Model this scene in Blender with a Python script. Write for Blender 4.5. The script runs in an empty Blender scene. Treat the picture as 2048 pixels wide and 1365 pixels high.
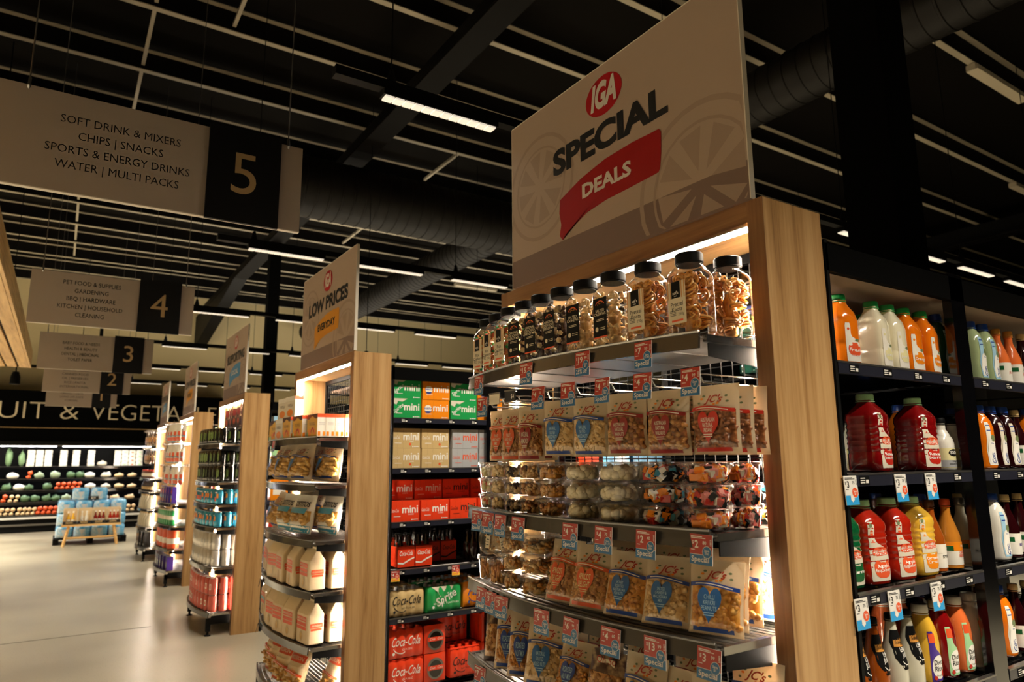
import bpy, math, random
from mathutils import Vector, Matrix, noise
PI=math.pi; rnd=random.Random(11); S=bpy.context.scene; COL=S.collection
def R(d): return math.radians(d)
# ---------------------------------------------------------------- camera, world, exposure
YAW,PIT,ROLL=0.99456536,0.17132839,-0.00692179
fw=Vector((-math.sin(YAW)*math.cos(PIT),math.cos(YAW)*math.cos(PIT),math.sin(PIT)))
r0=Vector((math.cos(YAW),math.sin(YAW),0)); u0=r0.cross(fw)
rr=r0*math.cos(ROLL)+u0*math.sin(ROLL); uu=u0*math.cos(ROLL)-r0*math.sin(ROLL)
cd=bpy.data.cameras.new('camera'); cam=bpy.data.objects.new('camera',cd); COL.objects.link(cam)
cd.sensor_width=36; cd.lens=1379.37/2048*36; cd.clip_start=.02; cd.clip_end=200
cam.matrix_world=Matrix(((rr.x,uu.x,-fw.x,0),(rr.y,uu.y,-fw.y,0),(rr.z,uu.z,-fw.z,1.578),(0,0,0,1)))
cd.dof.use_dof=True; cd.dof.focus_distance=2.3; cd.dof.aperture_fstop=4.0
S.camera=cam
w=bpy.data.worlds.new('world'); S.world=w; w.use_nodes=True
w.node_tree.nodes['Background'].inputs[0].default_value=(1,.85,.65,1); w.node_tree.nodes['Background'].inputs[1].default_value=.001
S.view_settings.view_transform='Standard'; S.view_settings.look='None'; S.view_settings.gamma=1
S.view_settings.exposure=1.5; S.view_settings.use_curve_mapping=False
S.cycles.use_denoising=True; S.cycles.max_bounces=6; S.cycles.transparent_max_bounces=14; S.cycles.caustics_reflective=False; S.cycles.caustics_refractive=False
S.cycles.sample_clamp_indirect=4
LIGHTW=(1,.9,.74)
# ---------------------------------------------------------------- materials
MATS={}
def lin(c):
    if isinstance(c,str): c=tuple(int(c[i:i+2],16)/255 for i in (0,2,4))
    return tuple((x/12.92 if x<=.04045 else ((x+.055)/1.055)**2.4) for x in c)
def newmat(n):
    m=bpy.data.materials.new(n); m.use_nodes=True; MATS[n]=m; return m,m.node_tree.nodes,m.node_tree.links,m.node_tree.nodes['Principled BSDF']
def pm(n,c,rough=.5,metal=0,coat=0,emis=0,spec=.5,trans=0,bump=0,bscale=60):
    m,N,L,b=newmat(n); c=lin(c)
    b.inputs['Base Color'].default_value=(*c,1); b.inputs['Roughness'].default_value=rough; b.inputs['Metallic'].default_value=metal
    b.inputs['Coat Weight'].default_value=coat; b.inputs['Coat Roughness'].default_value=.08; b.inputs['Specular IOR Level'].default_value=spec
    b.inputs['Transmission Weight'].default_value=trans
    if emis: b.inputs['Emission Color'].default_value=(*c,1); b.inputs['Emission Strength'].default_value=emis
    if bump:
        t=N.new('ShaderNodeTexNoise'); t.inputs['Scale'].default_value=bscale; t.inputs['Detail'].default_value=4
        tc=N.new('ShaderNodeTexCoord'); L.new(tc.outputs['Object'],t.inputs['Vector'])
        bp=N.new('ShaderNodeBump'); bp.inputs['Strength'].default_value=bump; bp.inputs['Distance'].default_value=.004
        L.new(t.outputs['Fac'],bp.inputs['Height']); L.new(bp.outputs[0],b.inputs['Normal'])
    return n
def ramp(N,stops):
    r=N.new('ShaderNodeValToRGB'); e=r.color_ramp.elements
    while len(e)<len(stops): e.new(.5)
    for k,(p,c) in enumerate(stops): e[k].position=p; e[k].color=(*lin(c),1)
    return r
def woodmat(n,axis,dark,mid,light,rough=.42,sc=1.0):
    m,N,L,b=newmat(n); tc=N.new('ShaderNodeTexCoord'); mp=N.new('ShaderNodeMapping'); L.new(tc.outputs['Object'],mp.inputs[0])
    s=[22*sc]*3; s[axis]=1.1*sc; mp.inputs['Scale'].default_value=s
    n1=N.new('ShaderNodeTexNoise'); n1.inputs['Scale'].default_value=1; n1.inputs['Detail'].default_value=5; n1.inputs['Distortion'].default_value=.6; L.new(mp.outputs[0],n1.inputs['Vector'])
    n2=N.new('ShaderNodeTexNoise'); n2.inputs['Scale'].default_value=5.5; n2.inputs['Detail'].default_value=3; L.new(mp.outputs[0],n2.inputs['Vector'])
    mx=N.new('ShaderNodeMath'); mx.operation='MULTIPLY_ADD'; mx.inputs[1].default_value=.35; L.new(n2.outputs['Fac'],mx.inputs[0]); L.new(n1.outputs['Fac'],mx.inputs[2])
    r=ramp(N,[(.44,dark),(.6,mid),(.82,light)]); L.new(mx.outputs[0],r.inputs[0]); L.new(r.outputs[0],b.inputs['Base Color'])
    b.inputs['Roughness'].default_value=rough
    bp=N.new('ShaderNodeBump'); bp.inputs['Strength'].default_value=.12; bp.inputs['Distance'].default_value=.002; L.new(mx.outputs[0],bp.inputs['Height']); L.new(bp.outputs[0],b.inputs['Normal'])
    return n
def clearmat(n,tint=(.985,.98,.97),base=.02,rough=.04):
    m,N,L,b=newmat(n); N.remove(b); o=N['Material Output']
    t=N.new('ShaderNodeBsdfTransparent'); t.inputs[0].default_value=(*tint,1)
    g=N.new('ShaderNodeBsdfGlossy'); g.inputs['Roughness'].default_value=rough
    lw=N.new('ShaderNodeLayerWeight'); lw.inputs[0].default_value=.25
    ma=N.new('ShaderNodeMath'); ma.operation='MULTIPLY_ADD'; ma.inputs[1].default_value=.45; ma.inputs[2].default_value=base; L.new(lw.outputs['Fresnel'],ma.inputs[0])
    mx=N.new('ShaderNodeMixShader'); L.new(ma.outputs[0],mx.inputs[0]); L.new(t.outputs[0],mx.inputs[1]); L.new(g.outputs[0],mx.inputs[2]); L.new(mx.outputs[0],o.inputs[0])
    return n
def nutmat(n,cols,scale=30,rough=.35,coat=.4):
    m,N,L,b=newmat(n); tc=N.new('ShaderNodeTexCoord'); t=N.new('ShaderNodeTexNoise'); t.inputs['Scale'].default_value=scale; t.inputs['Detail'].default_value=3
    L.new(tc.outputs['Object'],t.inputs['Vector']); k=len(cols)
    r=ramp(N,[(.3+.4*i/max(1,k-1),c) for i,c in enumerate(cols)]); L.new(t.outputs['Fac'],r.inputs[0]); L.new(r.outputs[0],b.inputs['Base Color'])
    b.inputs['Roughness'].default_value=rough; b.inputs['Coat Weight'].default_value=coat; b.inputs['Coat Roughness'].default_value=.1
    return n
woodmat('oak_v',2,'7d5833','aa8150','bf9866'); woodmat('oak_h',0,'7d5833','a87f4f','bc9564'); woodmat('oak_shaded_v',2,'5d3c22','7a5434','8f6843'); woodmat('oak_shaded_h',0,'5d3c22','7a5434','8f6843'); woodmat('slat_wood',0,'9a7440','c09658','d4ae70')  # darker oak pair puts the shade of the frame fronts into the colour
woodmat('bench_wood',1,'c89450','dcab66','e8bf80')
def concretemat():
    m,N,L,b=newmat('concrete'); tc=N.new('ShaderNodeTexCoord')
    n1=N.new('ShaderNodeTexNoise'); n1.inputs['Scale'].default_value=.8; n1.inputs['Detail'].default_value=2; n1.inputs['Roughness'].default_value=.45; L.new(tc.outputs['Object'],n1.inputs['Vector'])
    r=ramp(N,[(.3,'8c8371'),(.5,'9f9783'),(.72,'afa792')]); L.new(n1.outputs['Fac'],r.inputs[0])
    n2=N.new('ShaderNodeTexNoise'); n2.inputs['Scale'].default_value=85; n2.inputs['Detail'].default_value=2; L.new(tc.outputs['Object'],n2.inputs['Vector'])
    n3=N.new('ShaderNodeTexNoise'); n3.inputs['Scale'].default_value=1.3; L.new(tc.outputs['Object'],n3.inputs['Vector'])
    sp=N.new('ShaderNodeMath'); sp.operation='GREATER_THAN'; sp.inputs[1].default_value=.66; L.new(n2.outputs['Fac'],sp.inputs[0])
    zz=N.new('ShaderNodeMath'); zz.operation='MULTIPLY'; L.new(sp.outputs[0],zz.inputs[0]); L.new(n3.outputs['Fac'],zz.inputs[1])
    mx=N.new('ShaderNodeMixRGB'); mx.inputs[2].default_value=(*lin('5f574a'),1); L.new(zz.outputs[0],mx.inputs[0]); L.new(r.outputs[0],mx.inputs[1])
    L.new(mx.outputs[0],b.inputs['Base Color']); b.inputs['Roughness'].default_value=.3; b.inputs['Specular IOR Level'].default_value=.6
    n4=N.new('ShaderNodeMapRange'); n4.inputs['To Min'].default_value=.27; n4.inputs['To Max'].default_value=.35; L.new(n1.outputs['Fac'],n4.inputs['Value']); L.new(n4.outputs[0],b.inputs['Roughness'])
concretemat()
pm('white_paint','cfc3ab',.7); pm('wall_beige','dccb9f',.8,bump=.1,bscale=4); pm('black','080808',.55,spec=.15); pm('black_gloss','08080a',.12,coat=.6); pm('black_matt','040404',.85,spec=.05)
pm('roof_metal','070504',.7,spec=.15); pm('roof_panel','0b0805',.85,spec=.1); pm('galv','b3a994',.5); pm('duct','0e0b08',.55,spec=.3)
pm('sign_beige','98897a',.6); pm('sign_edge','cfc6b6',.5); pm('sign_black','060607',.6,spec=.2); pm('ink','141416',.5); pm('gold','b89a6a',.4,metal=.4)
pm('promo','a08a79',.55); pm('promo_band','705a50',.55); pm('promo_pattern','937d6d',.55); pm('sign_white','c4bbae',.5); pm('iga_red','a01019',.45); pm('deal_red','900a10',.45); pm('yellow','c88417',.45); pm('local_blue','4180ae',.45); pm('white','efebe2',.45)
pm('led','fff1dc',.5,emis=70); pm('lum','fff3e0',.5,emis=.24); pm('chrome','b8b5b0',.22,metal=1); pm('wire_black','0b0b0c',.35); pm('steel_grey','8d8a86',.3,metal=.9)
pm('rail','3a342d',.18,coat=.5); pm('rail_navy','23242f',.3,coat=.3); pm('canopy','8d7866',.7)
pm('tag_red','ab2a1b',.4); pm('tag_blue','1b669c',.4); pm('tag_white','e2ded6',.4); pm('tag_sky','2f9ad6',.4); pm('tag_orange','e2562a',.4); pm('tag_yellow','f2c53c',.4)
clearmat('clear'); clearmat('lid_clear',tint=(.95,.95,.94),base=.12,rough=.12); pm('taco','d9a51e',.4); clearmat('film',tint=(.95,.94,.92),base=.05,rough=.1)
pm('jc_red','b5391c',.4); 
def translucent(n,c,f=.4,rough=.35):
    m,N,L,b=newmat(n); o=N['Material Output']; c=lin(c); b.inputs['Base Color'].default_value=(*c,1); b.inputs['Roughness'].default_value=rough; b.inputs['Coat Weight'].default_value=.3; b.inputs['Coat Roughness'].default_value=.1
    tc=N.new('ShaderNodeTexCoord'); t=N.new('ShaderNodeTexNoise'); t.inputs['Scale'].default_value=40; L.new(tc.outputs['Object'],t.inputs['Vector']); bp=N.new('ShaderNodeBump'); bp.inputs['Strength'].default_value=.3; bp.inputs['Distance'].default_value=.004; L.new(t.outputs['Fac'],bp.inputs['Height']); L.new(bp.outputs[0],b.inputs['Normal'])
    tr=N.new('ShaderNodeBsdfTranslucent'); tr.inputs[0].default_value=(*c,1); mx=N.new('ShaderNodeMixShader'); mx.inputs[0].default_value=f; L.new(b.outputs[0],mx.inputs[1]); L.new(tr.outputs[0],mx.inputs[2]); L.new(mx.outputs[0],o.inputs[0]); return n
translucent('cream','eddcbf'); pm('leaf','6d7a52',.5)
for n,c in dict(blue='1d5f9e',navy='1b3f8f',red='c22a1c',dkred='8e1a1a',orange='d9592a',amber='c77a2e',green='1f9a4e',dkgreen='0d5a2c',mint='a6d8a2',teal='2f8fb0',tan='c9ac77',grey='a9a9aa',silver='c9ccd0',purple='4a2f8f',pink='e08a80',brown='5a3320',cokered='e8401c',fanta='f08a12',pale='dcd3bf',lemon='e9dfa8',offw='efe9dc',iceblue='9fc8e0',wblue='3a9bd8').items(): pm(n,c,.35,coat=.3)
for n,c in dict(orange_j='f07a10',lemon_j='efe6c8',yel_j='e8b63c',red_j='7c0a0c',bright_j='a8200e',dark_j='260508',amber_j='9a4a14',ginger_j='c77f2c',lime_j='a9b98a',peach_j='e8743a',clear_j='cfc9b4',milk='eae6da',green_b='0f5a30',teal_b='14463a',cola='120604').items(): pm(n,c,.12,coat=.8)
nutmat('peanut',['bd7426','e09c42','f0ba68'],60); nutmat('cashew',['d0a064','ecc78a','f6dcae'],60); nutmat('pecan',['5c331b','985a32','c58350'],90); nutmat('mixnut',['8a4c26','cf9350','ecc386'],40)
nutmat('pretzel',['b86c20','e29c40','f2c070'],50); nutmat('cracker',['b5301a','d07a2a','7d8a3a'],22); nutmat('choc',['24100a','3f1f14','c8ad85'],22); nutmat('whiteball',['f0e0b8','f5e8c8','faf0da'],20,.4,.2); nutmat('chip',['b07a2e','d3a34e','e3bd72'],30)
nutmat('waterwrap',['2a8fd0','7fc0e6','e8eef2'],9,.25,.4); pm('letter','d9cbb0',.45); nutmat('pastel',['f0c888','f4dec0','e8a488'],16); nutmat('allsort',['1a1412','e09a2a','c0483a','e6e0d0','5fa89a'],26,.4,.2); nutmat('macadamia',['d4ac6a','eed09a','f6e2b8'],50)
# ---------------------------------------------------------------- mesh builder
_ICO=None
def ico(sub):
    import bmesh
    bm=bmesh.new(); bmesh.ops.create_icosphere(bm,subdivisions=sub,radius=1); bm.verts.ensure_lookup_table()
    r=([tuple(v.co) for v in bm.verts],[tuple(v.index for v in f.verts) for f in bm.faces]); bm.free(); return r
ICO1=ico(1); ICO2=ico(2)
class MB:
    def __init__(s): s.v=[]; s.f=[]; s.m=[]; s.n=[]
    def mi(s,mat):
        if mat not in s.n: s.n.append(mat)
        return s.n.index(mat)
    def add(s,vs,fs,mat):
        o=len(s.v); s.v.extend(vs); k=s.mi(mat)
        for f in fs: s.f.append(tuple(i+o for i in f)); s.m.append(k)
        return s
    def box(s,x0,x1,y0,y1,z0,z1,mat):
        return s.add([(x0,y0,z0),(x1,y0,z0),(x1,y1,z0),(x0,y1,z0),(x0,y0,z1),(x1,y0,z1),(x1,y1,z1),(x0,y1,z1)],[(0,3,2,1),(4,5,6,7),(0,1,5,4),(1,2,6,5),(2,3,7,6),(3,0,4,7)],mat)
    def obox(s,a,b,w,h,mat,up=(0,0,1)):
        a=Vector(a); b=Vector(b); d=(b-a).normalized(); x=d.cross(Vector(up))
        x=(x if x.length>1e-4 else d.cross(Vector((1,0,0)))).normalized(); y=x.cross(d)
        vs=[tuple(p+x*i*w/2+y*j*h/2) for p in (a,b) for i,j in ((-1,-1),(1,-1),(1,1),(-1,1))]
        return s.add(vs,[(0,1,2,3),(7,6,5,4),(0,4,5,1),(1,5,6,2),(2,6,7,3),(3,7,4,0)],mat)
    def tube(s,pts,r,mat,n=6,cap=True):
        P=[Vector(p) for p in pts]; vs=[]; fs=[]; u=None
        for i,p in enumerate(P):
            d=(P[min(i+1,len(P)-1)]-P[max(i-1,0)]).normalized()
            if u is None: u=d.orthogonal().normalized()
            u=(u-d*u.dot(d)).normalized(); v=d.cross(u); q=r[i] if isinstance(r,(list,tuple)) else r
            for k in range(n): a=2*PI*k/n+PI/4; vs.append(tuple(p+(u*math.cos(a)+v*math.sin(a))*q))
        for i in range(len(P)-1):
            for k in range(n): fs.append((i*n+k,i*n+(k+1)%n,(i+1)*n+(k+1)%n,(i+1)*n+k))
        if cap: fs+= [tuple(range(n-1,-1,-1)),tuple((len(P)-1)*n+k for k in range(n))]
        return s.add(vs,fs,mat)
    def loft(s,prof,mat,n=20,p=2,cx=0,cy=0,caps=(1,1)):
        vs=[]; fs=[]
        for q in prof:
            z,rx=q[0],q[1]; ry=q[2] if len(q)>2 else rx; pp=q[3] if len(q)>3 else p
            for k in range(n):
                x,y=sup(2*PI*k/n,pp); vs.append((cx+x*rx,cy+y*ry,z))
        for i in range(len(prof)-1):
            for k in range(n): fs.append((i*n+k,i*n+(k+1)%n,(i+1)*n+(k+1)%n,(i+1)*n+k))
        if caps[0]: fs.append(tuple(range(n-1,-1,-1)))
        if caps[1]: fs.append(tuple((len(prof)-1)*n+k for k in range(n)))
        return s.add(vs,fs,mat)
    def ell(s,c,r,mat,rot=None,sub=1):
        V,F=ICO1 if sub==1 else ICO2; M=rot or Matrix.Identity(3); o=[]
        for v in V:
            q=M@Vector((v[0]*r[0],v[1]*r[1],v[2]*r[2])); o.append((c[0]+q.x,c[1]+q.y,c[2]+q.z))
        return s.add(o,F,mat)
    def flat(s,m2,fn,mat):
        return s.add([tuple(fn(u,v)) for u,v in m2[0]],m2[1],mat)
    def mesh(s,name,ang=40):
        me=bpy.data.meshes.new(name); me.from_pydata(s.v,[],s.f)
        for n in s.n: me.materials.append(MATS[n])
        me.polygons.foreach_set('material_index',s.m); me.polygons.foreach_set('use_smooth',[True]*len(s.f))
        me.set_sharp_from_angle(angle=R(ang)); me.update(); return me
def sup(a,p):
    c,t=math.cos(a),math.sin(a); e=2/p
    return math.copysign(abs(c)**e,c),math.copysign(abs(t)**e,t)
def rrot(): return Matrix.Rotation(rnd.random()*6.3,3,'X')@Matrix.Rotation(rnd.random()*6.3,3,'Z')
_TX={}
def text(t,size,bold=0,shear=0,al='CENTER',sp=1.0,ls=1.0,wide=1.0):
    k=(t,size,bold,shear,al,sp,ls,wide)
    if k not in _TX:
        c=bpy.data.curves.new('t','FONT'); c.body=t; c.size=size; c.offset=bold*size; c.shear=shear; c.align_x=al; c.align_y='CENTER'; c.resolution_u=2 if size<.1 else 5; c.space_character=sp; c.space_line=ls
        o=bpy.data.objects.new('t',c); me=o.to_mesh()
        _TX[k]=([(v.co.x*wide,v.co.y) for v in me.vertices],[tuple(p.vertices) for p in me.polygons]); o.to_mesh_clear(); bpy.data.objects.remove(o); bpy.data.curves.remove(c)
    return _TX[k]
def tw(m): xs=[p[0] for p in m[0]]; return (min(xs),max(xs)) if xs else (0,0)
def fitw(t,width,size,**k):
    m=text(t,size,**k); a,b=tw(m); q=width/max(1e-6,b-a); c=(a+b)/2
    return [((x-c)*q,y) for x,y in m[0]],m[1]
def sh(m,dx,dy): return [(x+dx,y+dy) for x,y in m[0]],m[1]
def rect(u0,u1,v0,v1,nu=1,nv=1):
    vs=[(u0+(u1-u0)*i/nu,v0+(v1-v0)*j/nv) for j in range(nv+1) for i in range(nu+1)]
    return vs,[(j*(nu+1)+i,j*(nu+1)+i+1,(j+1)*(nu+1)+i+1,(j+1)*(nu+1)+i) for j in range(nv) for i in range(nu)]
def rows(rs,nu=6):
    vs=[(a+(b-a)*i/nu,v) for v,a,b in rs for i in range(nu+1)]
    return vs,[(j*(nu+1)+i,j*(nu+1)+i+1,(j+1)*(nu+1)+i+1,(j+1)*(nu+1)+i) for j in range(len(rs)-1) for i in range(nu)]
def fan(outline,rings=3):
    cx=sum(p[0] for p in outline)/len(outline); cy=sum(p[1] for p in outline)/len(outline); n=len(outline); vs=[(cx,cy)]; fs=[]
    for r in range(1,rings+1): vs+=[(cx+(x-cx)*r/rings,cy+(y-cy)*r/rings) for x,y in outline]
    for k in range(n): fs.append((0,1+k,1+(k+1)%n))
    for r in range(rings-1):
        for k in range(n): a=1+r*n; b=a+n; fs.append((a+k,b+k,b+(k+1)%n,a+(k+1)%n))
    return vs,fs
def circ(cx,cy,rx,ry=None,n=20): ry=ry or rx; return [(cx+rx*math.cos(2*PI*k/n),cy+ry*math.sin(2*PI*k/n)) for k in range(n)]
def ring(cx,cy,r0,r1,n=28,a0=0,a1=2*PI):
    vs=[]; fs=[]
    for k in range(n+1):
        a=a0+(a1-a0)*k/n
        for r in (r0,r1): vs.append((cx+r*math.cos(a),cy+r*math.sin(a)))
    for k in range(n): fs.append((2*k,2*k+1,2*k+3,2*k+2))
    return vs,fs
def heart(cx,cy,w,h,n=28):
    o=[]
    for k in range(n):
        t=2*PI*k/n; x=16*math.sin(t)**3/17; y=(13*math.cos(t)-5*math.cos(2*t)-2*math.cos(3*t)-math.cos(4*t)+2.5)/15
        o.append((cx+x*w/2,cy+y*h/2))
    return o
# ---------------------------------------------------------------- objects
ORD='first second third fourth fifth sixth seventh eighth ninth tenth eleventh twelfth thirteenth fourteenth fifteenth sixteenth seventeenth eighteenth nineteenth twentieth'.split(); ORD+=['twenty-'+q for q in ORD[:9]]+['thirtieth']+['thirty-'+q for q in ORD[:9]]
def ob(name,me,parent=None,loc=(0,0,0),rot=(0,0,0)):
    o=bpy.data.objects.new(name,me); COL.objects.link(o); o.location=loc; o.rotation_euler=rot
    if parent: o.parent=parent
    return o
def tag(o,label,cat,group=None,kind=None):
    if label: o['label']=label
    if cat: o['category']=cat
    if group: o['group']=group
    if kind: o['kind']=kind
    return o
def struct(name,me,label,loc=(0,0,0),group=None):
    o=ob(name,me,None,loc); o['kind']='structure'; o['label']=label; o['category']=name.split('_')[0]
    if group: o['group']=group
    return o
class T:
    """a kind of thing: a name, a root mesh (or None for an Empty) and its parts (name, mesh, sub-parts)"""
    def __init__(s,name,cat,root=None,parts=()): s.name=name; s.cat=cat; s.root=root; s.parts=list(parts)
    def put(s,label,loc,rz=0,group=None,rx=0,ry=0,sc=1):
        o=ob(s.name,s.root,None,loc,(R(rx),R(ry),R(rz))); o.scale=(sc,sc,sc) if not isinstance(sc,tuple) else sc
        tag(o,label,s.cat,group)
        for p in s.parts:
            c=ob(p[0],p[1],o,p[3] if len(p)>3 else (0,0,0))
            for q in (p[2] if len(p)>2 else ()): ob(q[0],q[1],c)
        return o
def one(name,mb,label,cat,group=None,loc=(0,0,0)): return tag(ob(name,mb.mesh(name),None,loc),label,cat,group)
# ---------------------------------------------------------------- lights hung over the aisles
PITCH=3.02
AX=[.5]+[-3.08-3.01*k for k in range(6)]
lum=MB().box(-.034,.034,0,.68,.012,.045,'black').mesh('housing')
dif=MB()
for j in range(12): dif.box(-.028,.028,.012+j*.055,.012+j*.055+.048,.002,.012,'lum')
dif=dif.mesh('diffuser'); LUM=T('linear_light','light',None,[('housing',lum),('diffuser',dif)])
def lamp(parent,loc,sx,sy,power,spread=115,rot=(0,0,0)):
    d=bpy.data.lights.new('lamp','AREA'); d.shape='RECTANGLE'; d.size=sx; d.size_y=sy; d.energy=power; d.color=LIGHTW; d.spread=R(spread)
    o=bpy.data.objects.new('lamp',d); COL.objects.link(o); o.location=loc; o.rotation_euler=rot; o.parent=parent; return o
def light_line(k,X,ys,z,name,power=8.5,up=0):
    y0,y1=min(ys)-.25,max(ys)+.95; cy=0
    t=tag(ob('light_track',None,None,(X,0,z)),'black lighting track hung over %s'%name,'light track','lighting tracks')
    ob('rail',MB().box(-.03,.03,y0,y1,.045,.095,'black').mesh('rail'),t)
    y=y0+.3
    while y<y1:
        ob('hanger',MB().tube([(0,y,.16),(0,y,6.28-z)],.004,'black',4).loft([(.09,.03),(.17,.012)],'black',8,cx=0,cy=y).mesh('hanger'),t); y+=2.0
    for j,yy in enumerate(ys):
        o=LUM.put('linear light, %s on the track over %s'%(ORD[j],name),(X,yy,z),group='linear lights over the aisles')
        lamp(o,(0,.34,-.004),.05,.62,power); up and lamp(o,(0,.34,.1),.05,.62,up,170,(PI,0,0))  # upward lamp is an addition that brightens the beige far wall
NM=['the juice aisle','the sign numbered 5 aisle','the sign numbered 4 aisle','the sign numbered 3 aisle','the sign numbered 2 aisle','the sign numbered 1 aisle','the produce fridge front']
for k,X in enumerate(AX): light_line(k,X,[1.22+1.0*j for j in range([6,10,9,9,9,9,9][k])],3.4,NM[k],[15,8.5,8.5,8.5,8.5,8.5,8.5][k],[0,0,0,1,2,3,3.6][k])
for k,X in enumerate(AX): light_line(k,X,[-6.2,-5.2,-4.2,-3.2,-2.2],3.4,'cross aisle, added near '+NM[k],power=[26,34,38,38,36,34,30][k])  # tracks added out of view to light the floor and display fronts
# ---------------------------------------------------------------- room shell
struct('floor',MB().box(-22,8,-10,22,-.1,0,'concrete').mesh('floor'),'polished beige concrete floor')
struct('ceiling',MB().box(-22,8,-10,22,6.3,6.4,'roof_panel').mesh('ceiling'),'dark metal roof deck')
struct('wall_far',MB().box(-21.4,-21.2,-10,22,0,6.3,'wall_beige').mesh('wall_far'),'beige wall above the fruit and vegetable sign')
struct('wall_near',MB().box(8,8.2,-10,22,0,6.3,'black_matt').mesh('wall_near'),'dark wall behind the entry')
struct('wall_left',MB().box(-22,8,-10.2,-10,0,6.3,'white_paint').mesh('wall_left'),'pale side wall')
struct('wall_right',MB().box(-22,8,22,22.2,0,6.3,'black_matt').mesh('wall_right'),'dark wall at the end of the aisles')
struct('trim_1',MB().box(-7.905,-7.895,-10,.9,.0002,.0008,'black_matt').mesh('trim_1'),'thin dark joint across the concrete floor')
x=-20.1; k=0
while x<7.5:
    m=MB().box(x-.035,x+.035,-10,22,6.02,6.03,'galv').box(x+.03,x+.036,-10,22,6.03,6.25,'roof_metal').box(x+.03,x+.1,-10,22,6.24,6.25,'galv').box(x-.035,x-.03,-10,22,6.03,6.05,'galv')
    struct('roof_purlin',m.mesh('roof_purlin'),'galvanised purlin running under the dark roof',group='roof purlins'); x+=1.3
for xa,xb,y in ((-11,-5.8,.42),(-7.1,-3.2,1.15),(-17.5,-11,-.1),(-13.6,-8.4,4.6),(-19,-15,5.3),(-4.5,2,4.2),(-3.2,5,5.2),(-19,-16,7.4),(-7.1,-1.9,7.6)):
    struct('roof_bridging',MB().box(xa,xb,y-.018,y+.018,6.07,6.11,'galv').mesh('roof_bridging'),'thin pale bracing bar between the purlins',group='roof bracing bars')
for y,nm in ((3.1,'over the columns'),(14.5,'deep in the store')):
    struct('roof_beam',MB().box(-21.2,8,y-.14,y+.14,5.66,5.69,'roof_metal').box(-21.2,8,y-.012,y+.012,5.69,6.0,'black').mesh('roof_beam'),'dark steel roof beam '+nm)
m=MB(); 
for ya,yb in ((2.96,3.24),): m.add([(-21.2,ya,4.8),(-21.2,yb,4.8),(-16,yb,5.66),(-16,ya,5.66),(-21.2,ya,5.67),(-21.2,yb,5.67)],[(0,1,2,3),(0,3,4),(1,5,2),(0,4,5,1),(4,3,2,5)],'black')
struct('roof_haunch',m.mesh('roof_haunch'),'dark tapered haunch where the roof beam meets the far wall')
for X,y,s,nm in ((-1.64,3.16,.235,'behind the special deals display'),(-12.98,3.1,.2,'rising between the far gondolas')):
    struct('column',MB().box(X-s/2,X+s/2,y-s/2,y+s/2,0,5.66,'black_matt').mesh('column'),'black square steel column '+nm)
struct('column',MB().box(-20.9,-20.82,.62,.70,2,6.0,'black').mesh('column'),'slim black post on the far wall')
def duct(a,b,r,name,label,step=.16):
    a=Vector(a); b=Vector(b); n=int((b-a).length/step); pts=[]; rr_=[]
    for i in range(n+1):
        p=a.lerp(b,i/n); d=(b-a).normalized()
        for q,e in ((0,0),(.004,.008),(.022,.008),(.03,0)): pts.append(tuple(p+d*q)); rr_.append(r+e)
    m=MB(); m.tube(pts,rr_,'duct',20); struct('air_duct',m.mesh('air_duct'),label)
duct((-8.66,-9.5,5.14),(-8.66,5.7,5.14),.4,'','wide dark spiral duct crossing the roof')
duct((-20.5,6.0,5.42),(7.5,6.0,5.42),.28,'','dark spiral duct running above the aisles')
for (X,y,z,L,nm) in ((-3.2,9.05,5.97,1.35,'above the juice shelves'),(-4.5,13.4,5.97,1.35,'deeper above the juice shelves'),(-14.9,8.6,5.95,1.2,'near the far wall')):
    one('batten_light',MB().box(-.06,.06,-L/2,L/2,-.03,.03,'white_paint').box(-.05,.05,-L/2-.02,-L/2,-.035,.035,'galv'),'unlit white batten light fixed under the roof '+nm,'light','roof batten lights',(X,y,z))
# timber slat canopy at the left
cz=3.1; t=tag(ob('slat_canopy',None,None,(-8,-.53,cz)),'timber slat canopy hung over the cross aisle','canopy')
m=MB(); y=-.0
for j in range(14): m.box(-5.47,9.5,-.035-j*.155,.0-j*.155-.16+.14*0,-.0,.03,'slat_wood') if 0 else m.box(-5.47,9.5,-j*.155-.125,-j*.155,0,.03,'slat_wood')
ob('underside',m.mesh('underside'),t)
m=MB()
for j in range(5): m.box(-5.47,9.5,.004,.03,.0+j*.055,.045+j*.055,'slat_wood')
ob('fascia',m.mesh('fascia'),t); ob('backing',MB().box(-5.46,9.5,-2.17,.003,.035,.27,'black').mesh('backing'),t)
for j,xx in enumerate((-5,-1,3,7)): ob('hanger',MB().tube([(xx,-.3,.27),(xx,-.3,3.18)],.006,'black',4).mesh('hanger'),t)
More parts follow.
